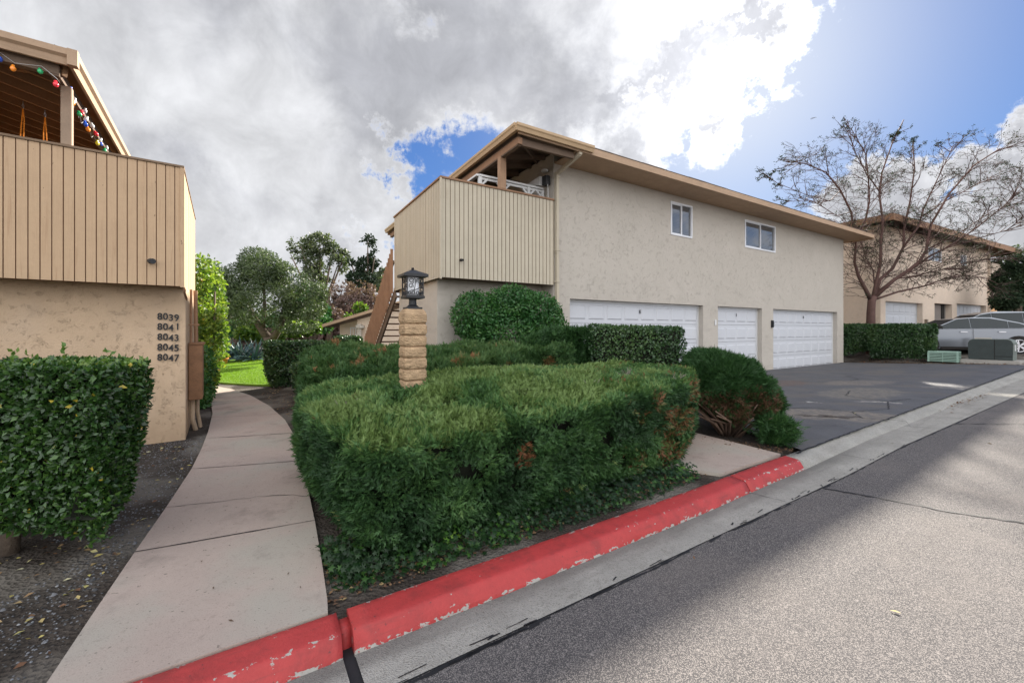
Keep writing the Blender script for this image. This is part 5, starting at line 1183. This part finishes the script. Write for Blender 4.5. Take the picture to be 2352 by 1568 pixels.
# ------------------------------------------------------------------ low house at centre left
hb = empty('low_house', (-10.75, 25.5, -.48), R(8), 'single-storey tan house with brown eaves beyond the stairs', 'house')
mb = MB(); mb.add([(0,0,0), (1.15,0,0), (1.15,0,2.55), (0,0,2.25)], [(0,1,2,3)]); mb.add([(1.15,0,0), (1.15,-.5,0), (1.15,-.5,2.45), (1.15,0,2.55)], [(0,1,2,3)])
mb.add([(1.15,-.5,0), (7.5,-.5,0), (7.5,-.5,4.4), (1.15,-.5,2.55)], [(0,1,2,3)]); mb.add([(0,0,0), (0,0,2.25), (0,5,2.25), (0,5,0)], [(0,1,2,3)]); mb.build('wall', stucco_r, hb, norm=False)
mb = MB()
for (y0, x0, z0_) in ((-.9, -.75, 2.28),):
    mb.add([(x0,y0,z0_), (8,y0,z0_+.32*8.75), (8,6,z0_+.32*8.75), (x0,6,z0_)], [(0,1,2,3)])
mb.build('roof_shingles', shingle, hb, norm=False)
mb = MB(); mb.beam((-.75,-.92,2.19), (8,-.92,2.19+.32*8.75), .05, .17); mb.beam((-.77,-.9,2.19), (-.77,6,2.19), .05, .17); mb.build('fascia', fasciam, hb)
mb = MB(); mb.add([(-.72,-.88,2.12), (8,-.88,2.12+.32*8.72), (8,6,2.12+.32*8.72), (-.72,6,2.12)], [(0,3,2,1)]); mb.build('soffit', underm, hb, norm=False)
window(hb, .62, .98, 1.05, 2.1, 0)
mb = MB(); mb.box(1.2, 1.45, -.78, -.52, 0, 2.3); mb.box(1.15,1.6,-.85,-.5,2.05,2.22); mb.build('porch_column', stucco, hb)
# white house glimpsed behind the olive
t = empty('white_house', (-25.5, 44, 0), 0, 'white house wall glimpsed beneath the olive tree crown', 'house')
mb = MB(); mb.box(0, 3.6, 0, 3, 1.2, 3.3); mb.build('wall', mat('grey_white_wall', (.55,.56,.58), .8), t); mb = MB(); mb.box(1.1, 1.9, -.03, -.001, 2.0, 2.8); mb.build('window', darkm, t)
mb = MB(); mb.prism([(-.3,3.3), (3.9,3.3), (1.8,4.3)], 'y', -.2, 3.2); mb.build('roof', mat('grey_roof', (.3,.3,.31), .9), t)
t = MB()
for dz in (0, .45):
    pts = [PXY(505+i*16, 735+dz*18+1.2*math.sin(i/10*3.14)*-1, 38) for i in range(22)]; t.tube(pts, .02, 4)
o = t.build('power_line', blackm); tag(o, 'pair of thin dark power lines crossing behind the olive tree', 'power line')

# ------------------------------------------------------------------ cars
silver = bpy.data.materials.new('silver_paint'); silver.use_nodes = True; N_ = NT(silver.node_tree)
b_ = N_.node('ShaderNodeBsdfPrincipled', {'Base Color': (.25,.265,.29), 'Metallic': .75, 'Roughness': .28, 'Coat Weight': .3, 'Coat Roughness': .05}); N_.node('ShaderNodeOutputMaterial', {'Surface': b_.outputs[0]})
rimm = mat('rim_metal', (.6,.6,.62), .3, .05, metal=.8); tyre = mat('tyre_rubber', (.02,.02,.022), .85, .1)
def car(name, label, loc, rz, body, green, winds, wheels, Wd, wr_, handles, belt_dark=None):
    root = empty(name, loc, rz, label, 'car', 'parked silver cars')
    hw = Wd/2
    def shell(poly, layers, nm, m, bev=0.0):
        mb = MB(); n = len(poly); cx = sum(p[0] for p in poly)/n; cz = sum(p[1] for p in poly)/n; V = []; F = []
        for y, s_, zt_ in layers:
            for x, z in poly: V.append((cx+(x-cx)*s_, y, cz+(z-cz)*s_ if not zt_ else z))
        L = len(layers)
        for j in range(L-1):
            for i in range(n): F.append((j*n+i, j*n+(i+1) % n, (j+1)*n+(i+1) % n, (j+1)*n+i))
        F += [tuple(range(n)), tuple((L-1)*n+i for i in range(n))[::-1]]; mb.add(V, F); return mb.build(nm, m, root, smooth=False, bevel=bev)
    shell(body, [(-hw+.03,.955,0), (-hw+.0,.985,0), (-hw+.10,1,0), (hw-.10,1,0), (hw,.985,0), (hw-.03,.955,0)], 'body', silver, .02)
    # greenhouse tapering inward
    gb = min(z for _, z in green); gt = max(z for _, z in green)
    def yy(z, s_, add=0): return s_*((hw-.10)-(z-gb)/(gt-gb)*.17+add)
    mb = MB(); n = len(green); V = [(x, yy(z,-1), z) for x, z in green]+[(x, yy(z,1), z) for x, z in green]
    mb.add(V, [tuple(range(n)), tuple(range(n, 2*n))[::-1]]+[(i, (i+1) % n, n+(i+1) % n, n+i) for i in range(n)]); mb.build('cabin', silver, root, bevel=.03)
    for wpoly in winds:
        for s_ in (-1, 1):
            mb = MB(); n = len(wpoly); V = [(x, yy(z,s_,.012), z) for x, z in wpoly]+[(x, yy(z,s_,-.03), z) for x, z in wpoly]
            mb.add(V, [tuple(range(n)), tuple(range(n, 2*n))[::-1]]+[(i, (i+1) % n, n+(i+1) % n, n+i) for i in range(n)]); mb.build('side_window', carglass, root)
    (xa, za), (xb, zb2) = green[0], green[1]
    q = lambda t, o: (xa+(xb-xa)*t+.012, za+(zb2-za)*t+.012, o)
    mb = MB(); V = []
    for t_ in (.10, .93):
        for s_ in (-1, 1): x_, z_, _ = q(t_, 0); V.append((x_, yy(z_, s_, -.07), z_))
    V += [(x_-.03, y_, z_-.03) for x_, y_, z_ in V]; mb.add(V, [(0,1,3,2), (4,6,7,5), (0,4,5,1), (2,3,7,6), (0,2,6,4), (1,5,7,3)]); mb.build('windscreen', darkm, root)
    for x in wheels:
        for s_ in (-1, 1):
            wroot = bpy.data.objects.new('wheel', None); sc.collection.objects.link(wroot); wroot.parent = root; wroot.location = (x, s_*(hw-.115), wr_)
            mb = MB(); mb.lathe([(wr_*.70,-.11), (wr_*.97,-.10), (wr_,-.07), (wr_,.07), (wr_*.97,.10), (wr_*.70,.11)], 28); o = mb.build('tyre', tyre, wroot, smooth=False); o.rotation_euler = (R(90),0,0)
            mb = MB(); f = s_*.115
            for k in range(10):
                a = 2*math.pi*(k//2)/5+(.16 if k % 2 else -.16); mb.beam((.03*math.cos(a),f,.03*math.sin(a)), (wr_*.68*math.cos(a),f,wr_*.68*math.sin(a)), .035, .03, up=(0,1,0))
            mb.tube([(wr_*.69*math.cos(2*math.pi*k/24), f, wr_*.69*math.sin(2*math.pi*k/24)) for k in range(25)], .014, 5); mb.tube([(0,f-.015,0), (0,f+.015,0)], .05, 10); mb.build('rim', rimm, wroot)
            mb = MB(); mb.tube([(0,s_*.09,0), (0,s_*.10,0)], wr_*.7, 20); mb.build('wheel_disc', darkm, wroot)
        for s_ in (-1, 1):
            mb = MB(); c = []
            for k in range(15):
                a = math.pi*(-.12+1.24*k/14); c.append((x+(wr_+.055)*math.cos(a), wr_+(wr_+.055)*math.sin(a)))
            mb.prism(c, 'y', s_*(hw-.30), s_*(hw+.004)); mb.build('wheel_arch', darkm, root)
    for x, z in handles:
        for s_ in (-1, 1):
            mb = MB(); mb.box(x-.11, x+.11, s_*(hw-.01), s_*(hw+.025), z-.02, z+.018); mb.build('door_handle', rimm, root, bevel=.006)
    for s_ in (-1, 1):
        mb = MB(); mb.box(-wheels[0]*0+wheels[1]+.45, wheels[0]-.45, s_*(hw-.06), s_*(hw+.006), .17, .29); mb.build('sill_trim', darkm, root)
    return root, hw
cr, hw = car('parked_sedan', 'silver four-door sedan parked behind the trimmed hedge and green cabinet', (19.13, 17.58, .48), R(160),
    [(2.45,.35), (2.5,.62), (2.35,.80), (1.75,.95), (.95,1.04), (-1.6,1.06), (-2.35,1.02), (-2.5,.75), (-2.42,.3), (-2.0,.2), (2.2,.2)],
    [(1.25,1.0), (.35,1.44), (-.15,1.50), (-.75,1.49), (-1.55,1.28), (-2.1,1.04)], [[(1.12,1.04), (.34,1.425), (-.03,1.465), (-.03,1.05)], [(-.05,1.05), (-.05,1.465), (-.68,1.455), (-1.18,1.34), (-1.18,1.05)], [(-1.20,1.05), (-1.20,1.33), (-1.52,1.25), (-1.86,1.09)]],
    [1.42,-1.42], 1.86, .345, [(.25,.90), (-.92,.90)])
for sg in (-1, 1):
    mb = MB(); mb.prism([(.98,1.02), (1.12,1.03), (1.14,1.14), (1.02,1.17)], 'y', sg*hw, sg*(hw+.17)); mb.build('mirror', darkm, cr, bevel=.01)
    mb = MB(); mb.box(-.055, -.045, sg*(hw+.0005), sg*(hw+.002), .3, 1.03); mb.box(1.12, 1.13, sg*(hw+.0005), sg*(hw+.002), .3, 1.0); mb.build('door_seam', darkm, cr)
cr2, hw2 = car('parked_estate_car', 'long silver estate car parked behind the sedan, roof showing above it', (23.6, 20.6, .62), R(160),
    [(2.5,.4), (2.5,.8), (1.6,1.02), (.8,1.12), (-2.3,1.14), (-2.5,.9), (-2.45,.35), (2.3,.22)],
    [(1.35,1.06), (.35,1.62), (-.2,1.74), (-1.9,1.70), (-2.45,1.1)], [[(1.22,1.11), (.36,1.585), (0,1.66), (.0,1.11)], [(-.02,1.11), (-.02,1.66), (-1.12,1.67), (-1.12,1.11)], [(-1.14,1.11), (-1.14,1.67), (-1.86,1.64), (-2.3,1.14)]],
    [1.5,-1.5], 1.9, .36, [(.2,.98), (-.9,.98)])
mb = MB(); mb.prism([(1.0,1.12), (1.2,1.13), (1.22,1.27), (1.05,1.28)], 'y', hw2, hw2+.2); mb.build('mirror', darkm, cr2, bevel=.01)

# ------------------------------------------------------------------ utility boxes
gm = mat('transformer_green', (.040,.050,.048), .6, .12, 5); gm2 = mat('transformer_side', (.14,.16,.14), .6, .15, 5)
t = empty('transformer_box', (17.86, 15.27, .25), R(-58), 'dark green transformer cabinet on a concrete pad in front of the sedan', 'transformer'); t.scale = (1.12, 1.1, 1.1)
mb = MB(); mb.box(-.66, .66, -.14, .88, -.25, .08); mb.build('pad', concrete, t, bevel=.02)
mb = MB(); mb.prism([(-.49,.081), (-.50,.66), (-.46,.75), (-.39,.79), (.39,.79), (.46,.75), (.50,.66), (.49,.081)], 'y', .04, .72); mb.build('cabinet', gm2, t, bevel=.01)
mb = MB(); mb.prism([(-.485,.09), (-.495,.65), (-.455,.735), (-.385,.775), (.385,.775), (.455,.735), (.495,.65), (.485,.09)], 'y', .015, .039); mb.build('front_panel', gm, t, bevel=.004)
mb = MB(); mb.box(.10, .112, .006, .014, .09, .775); mb.box(.113, .47, .006, .014, .21, .22); mb.build('panel_seam', darkm, t)
mb = MB(); mb.box(.50, .515, .25, .37, .40, .60); mb.build('side_plate', whitem, t)
t2 = empty('sign_plate', (18.75, 16.25, .25), R(-50), 'small beige plate on posts just behind the transformer cabinet', 'sign')
mb = MB(); mb.box(-.22, .22, 0, .03, .82, .90); mb.build('plate', mat('beige_plate', (.42,.38,.32), .8), t2)
mb = MB(); mb.box(-.17, -.03, .005, .025, .3, .82); mb.box(.03, .17, .005, .025, .3, .82); mb.build('post', mat('beige_post', (.36,.33,.28), .8), t2)
vg = mat('vent_green', (.27,.39,.32), .6, .12, 5)
t = empty('vent_box', (16.94, 16.06, .20), R(-58), 'low pale green slotted utility box beside the trimmed hedge', 'utility box')
mb = MB(); mb.prism([(-.40,0), (-.41,.34), (-.37,.41), (.37,.41), (.41,.34), (.40,0)], 'y', 0, .42); mb.build('housing', mat('vent_dark', (.04,.06,.05), .8), t)
mb = MB()
for i in range(6):
    z = .02+i*.060
    for a, b in ((-.37,-.012), (.012,.37)): mb.prism([(a,z), (b,z), (b,z+.034), (a,z+.034)], 'y', -.028, .0)
    mb.box(.405, .43, .03, .38, z, z+.034)
mb.box(-.43, -.37, -.032, .42, 0, .38); mb.box(.37, .425, -.034, .03, 0, .38); mb.box(-.42, .42, -.036, .42, .365, .425); mb.box(-.013, .013, -.03, 0, 0, .37)
mb.build('louvre_slats', vg, t, bevel=.006)

# ------------------------------------------------------------------ aeroplane, tiny and far
t = empty('aeroplane', (*PXY(1868,272,900)[:2], PXY(1868,272,900)[2]), R(20), 'tiny light aeroplane high in the blue sky above the bare tree', 'aeroplane')
pm = mat('plane_paint', (.25,.28,.34), .5)
mb = MB(); mb.tube([(0,-4,0), (0,-3,.2), (0,1,.2), (0,5,.5)], [.3,.7,.6,.15], 8); mb.build('fuselage', pm, t); mb = MB(); mb.beam((-8,-1.5,-1.6), (8,-1.5,2.9), 1.6, .25, up=(0,1,0)); mb.build('wing', pm, t); mb = MB(); mb.box(-2.2, 2.2, 4.3, 5.1, .4, .5); mb.box(-.1, .1, 4.2, 5.2, .5, 2.0); mb.build('tail', pm, t)

# ------------------------------------------------------------------ ground cover and litter
def ground_pts(n, poly, rng, zoff=0):
    P = np.array(poly); lo, hi = P.min(0), P.max(0); out = []
    def inside(x, y):
        c = False; j = len(poly)-1
        for i in range(len(poly)):
            xi, yi = poly[i]; xj, yj = poly[j]
            if (yi > y) != (yj > y) and x < (xj-xi)*(y-yi)/(yj-yi)+xi: c = not c
            j = i
        return c
    while len(out) < n:
        x, y = rng.uniform(lo[0], hi[0]), rng.uniform(lo[1], hi[1])
        if inside(x, y): out.append((x, y, tz(x, y)-.03+zoff))
    return np.array(out)
rng = np.random.RandomState(101)
LP = [(-2.2,1.6), (-2.45,2.3), (-2.85,3.03), (-3.3,3.9), (-3.88,4.88), (-4.4,5.72), (-4.9,6.5), (-8,4.5), (-8,1.2)]
P = ground_pts(17000, LP, rng, .003); n = len(P); dpt = vnoise(P, 1.1, 3) > .33; P = P[dpt]; n = len(P)
V = []; r = (rng.uniform(.003,.010,n)*(1+(rng.rand(n) < .03)*1.2))[:,None]; a0 = rng.rand(n)*6.28
ring = [P+np.c_[np.cos(a0+k*1.257)*r[:,0]*rng.uniform(.7,1.2,n), np.sin(a0+k*1.257)*r[:,0]*rng.uniform(.6,1.1,n), np.zeros(n)] for k in range(5)]; topv = P+np.c_[np.zeros(n), np.zeros(n), r[:,0]*.8]
V = np.stack(ring+[topv], 1).reshape(-1,3); k6 = np.arange(n)[:,None]*6; F = np.concatenate([k6+np.array([[i,(i+1) % 5,5]]) for i in range(5)], 0)
o = np_mesh('gravel', V, F, stonem, None, rep(rng.rand(n)**1.3, 6)); tag(o, 'grey gravel scattered on the bare soil left of the path', 'gravel', kind='stuff')
def litter(nm, lab, P, L, tint, seed, w_=.30):
    rng = np.random.RandomState(seed); n = len(P); D = nrm(np.c_[rng.randn(n,2), rng.randn(n)*.15]); Nn = nrm(np.c_[rng.randn(n,2)*.3, np.ones(n)])
    LL = L*rng.uniform(.6,1.3,n); VV, FF, k = leaves(P, D, Nn, LL, LL*w_, rng, .35); return tag(np_mesh(nm, VV, FF, leaf_litter, None, rep(tint, k)), lab, 'fallen leaves', kind='stuff')
P = np.vstack([ground_pts(420, LP, rng, .012), ground_pts(420, [(-2.5,2.4), (-3.1,3.3), (-7,3.6), (-7,1.4), (-3,1.4)], rng, .012)]); litter('leaf_litter', 'yellow and brown fallen leaves under the glossy hedge', P, .042, rng.uniform(.25,1,len(P)), 5)
pr = [( -1.12,2.42), (-1.38,2.9), (-1.9,3.8), (-1.5,3.6), (0,3.9), (2,5.0), (1.75,4.45), (.6,3.6), (-.85,2.55)]
P = ground_pts(900, [(-1.10,2.44), (-1.42,2.95), (-.8,3.0), (.5,3.85), (2.2,5.0), (2.3,4.72), (1.0,3.9), (-.86,2.62)], rng, .012); litter('leaf_litter', 'brown dry litter at the foot of the juniper beside the red curb', P, .035, rng.uniform(0,.6,len(P)), 6)
P = ground_pts(900, [(15,18.2), (17.7,14.4), (19.5,15.0), (17.6,16.2), (16.2,18.2)], rng, .015); litter('mulch_litter', 'reddish leaf mulch along the far edge of the driveway', P, .06, rng.uniform(0,.42,len(P)), 7)
P = ground_pts(260, [(2.9,6.2), (3.9,5.55), (3.5,5.45), (2.65,5.9)], rng, .03); litter('leaf_litter', 'reddish needle litter below the round juniper', P, .04, rng.uniform(0,.45,len(P)), 8)
P = ground_pts(400, [(-5.0,8.6), (-6.5,10.6), (-6.9,11.8), (-5.5,10.9), (-4.1,8.3), (-3.5,6.9)], rng, .012); litter('leaf_litter', 'dry leaves on the soil between the path and the low hedge', P, .04, rng.uniform(0,.6,len(P)), 9)
P = []
for i in range(90):
    p = random.gauss(13.2, .8); P.append((*to_xy(p, curb_bottom(p)-.03+random.gauss(0,.05)), zr(p)+.012))
litter('gutter_leaves', 'small drift of red leaves in the gutter near the driveway', np.array(P), .05, rng.uniform(.1,.5,len(P)), 10)
P = []
for i in range(26):
    p = random.uniform(.5, 16); q = random.uniform(-.5, 2.3) if i % 2 else random.uniform(3, 6.5)
    x, y = to_xy(p, q)
    if q < 2.3: z = zroad_i(p, q)+.008 if q < qa(p) else zg(p, q)+.008
    elif p > 8.5: z = tz(x, y)+.012
    else: continue
    P.append((x, y, z))
litter('scattered_leaves', 'few dry leaves scattered over the asphalt and gutter', np.array(P), .055, rng.uniform(.1,.9,len(P)), 11, .2)
P = np.array([(-1.9,2.6,0), (-1.5,2.75,0), (-2.2,2.9,0), (-1.55,3.2,0), (-2.5,3.9,0), (-2.9,4.6,0), (-1.35,2.6,0), (-1.6,2.3,0), (2.3,4.95,0), (2.7,5.3,0)]); P[:,2] = [tz(x,y)+.02 for x, y, _ in P]
litter('path_debris', 'tiny dark leaf bits lying on the pale concrete path', P, .03, np.full(len(P), .05), 12, .15)
# dead leaves caught in the hedge
# ivy
def ivy(n, poly, zlo, zhi, seed):
    rng = np.random.RandomState(seed); P = ground_pts(n, poly, rng, 0); P[:,2] += zlo+(zhi-zlo)*rng.rand(n)**1.5
    N = nrm(np.c_[rng.randn(n,2)*.35+np.array((.25,-.45)), np.ones(n)]); A = nrm(np.cross(N, rng.randn(n,3))); B = np.cross(N, A); L = rng.uniform(.018,.036,n)
    ang = [0,.35,.9,1.3,2.1,3.14,-2.1,-1.3,-.9,-.35]; rad = [1.25,.5,1.0,.42,.7,.2,.7,.42,1.0,.5]
    ring = [P+(A*math.cos(a)+B*math.sin(a))*(L*r_)[:,None] for a, r_ in zip(ang, rad)]; V = np.stack([P+N*(L*.12)[:,None]]+ring, 1).reshape(-1,3); k = np.arange(n)[:,None]*11
    F = np.concatenate([k+np.array([[0,i+1,(i+1) % 10+1]]) for i in range(10)], 0); t = np.clip(.5*vnoise(P, 3, seed)+.55*rng.rand(n)**2, 0, 1); return V, F, rep(t, 11)
parts = [ivy(3800, [(-1.0,2.58), (-.3,2.97), (1.0,3.78), (2.1,4.55), (2.0,5.0), (.8,4.4), (-.6,3.4), (-1.35,3.0)], .01, .15, 1), ivy(420, [(-1.12,2.6), (-1.45,3.05), (-1.2,3.1), (-.9,2.75)], .0, .14, 2)]
V = np.vstack([p_[0] for p_ in parts]); F = np.vstack([parts[0][1], parts[1][1]+len(parts[0][0])]); T = np.concatenate([p_[2] for p_ in parts])
o = np_mesh('ivy', V, F, leaf_ivy, None, T); tag(o, 'low green ivy creeping along the foot of the juniper hedge', 'ivy', kind='stuff')
# grass blades
P = ground_pts(26000, [(-10.3,13.6), (-12.2,15.6), (-14.7,20.3), (-12.8,23.5), (-9.0,17), (-7.0,13.2), (-7.1,12.0)], rng, .05); n = len(P); D = nrm(np.c_[rng.randn(n,2)*.35, np.ones(n)])
VV, FF, k = leaves(P, D, np.c_[rng.randn(n,2), np.zeros(n)], .05, .006, rng, 0); o = np_mesh('grass', VV, FF, grassm, None, rep(np.clip(.3*vnoise(P,.8,4)+.6*rng.rand(n),0,1), k)); tag(o, 'short bright green lawn grass', 'grass', kind='stuff')
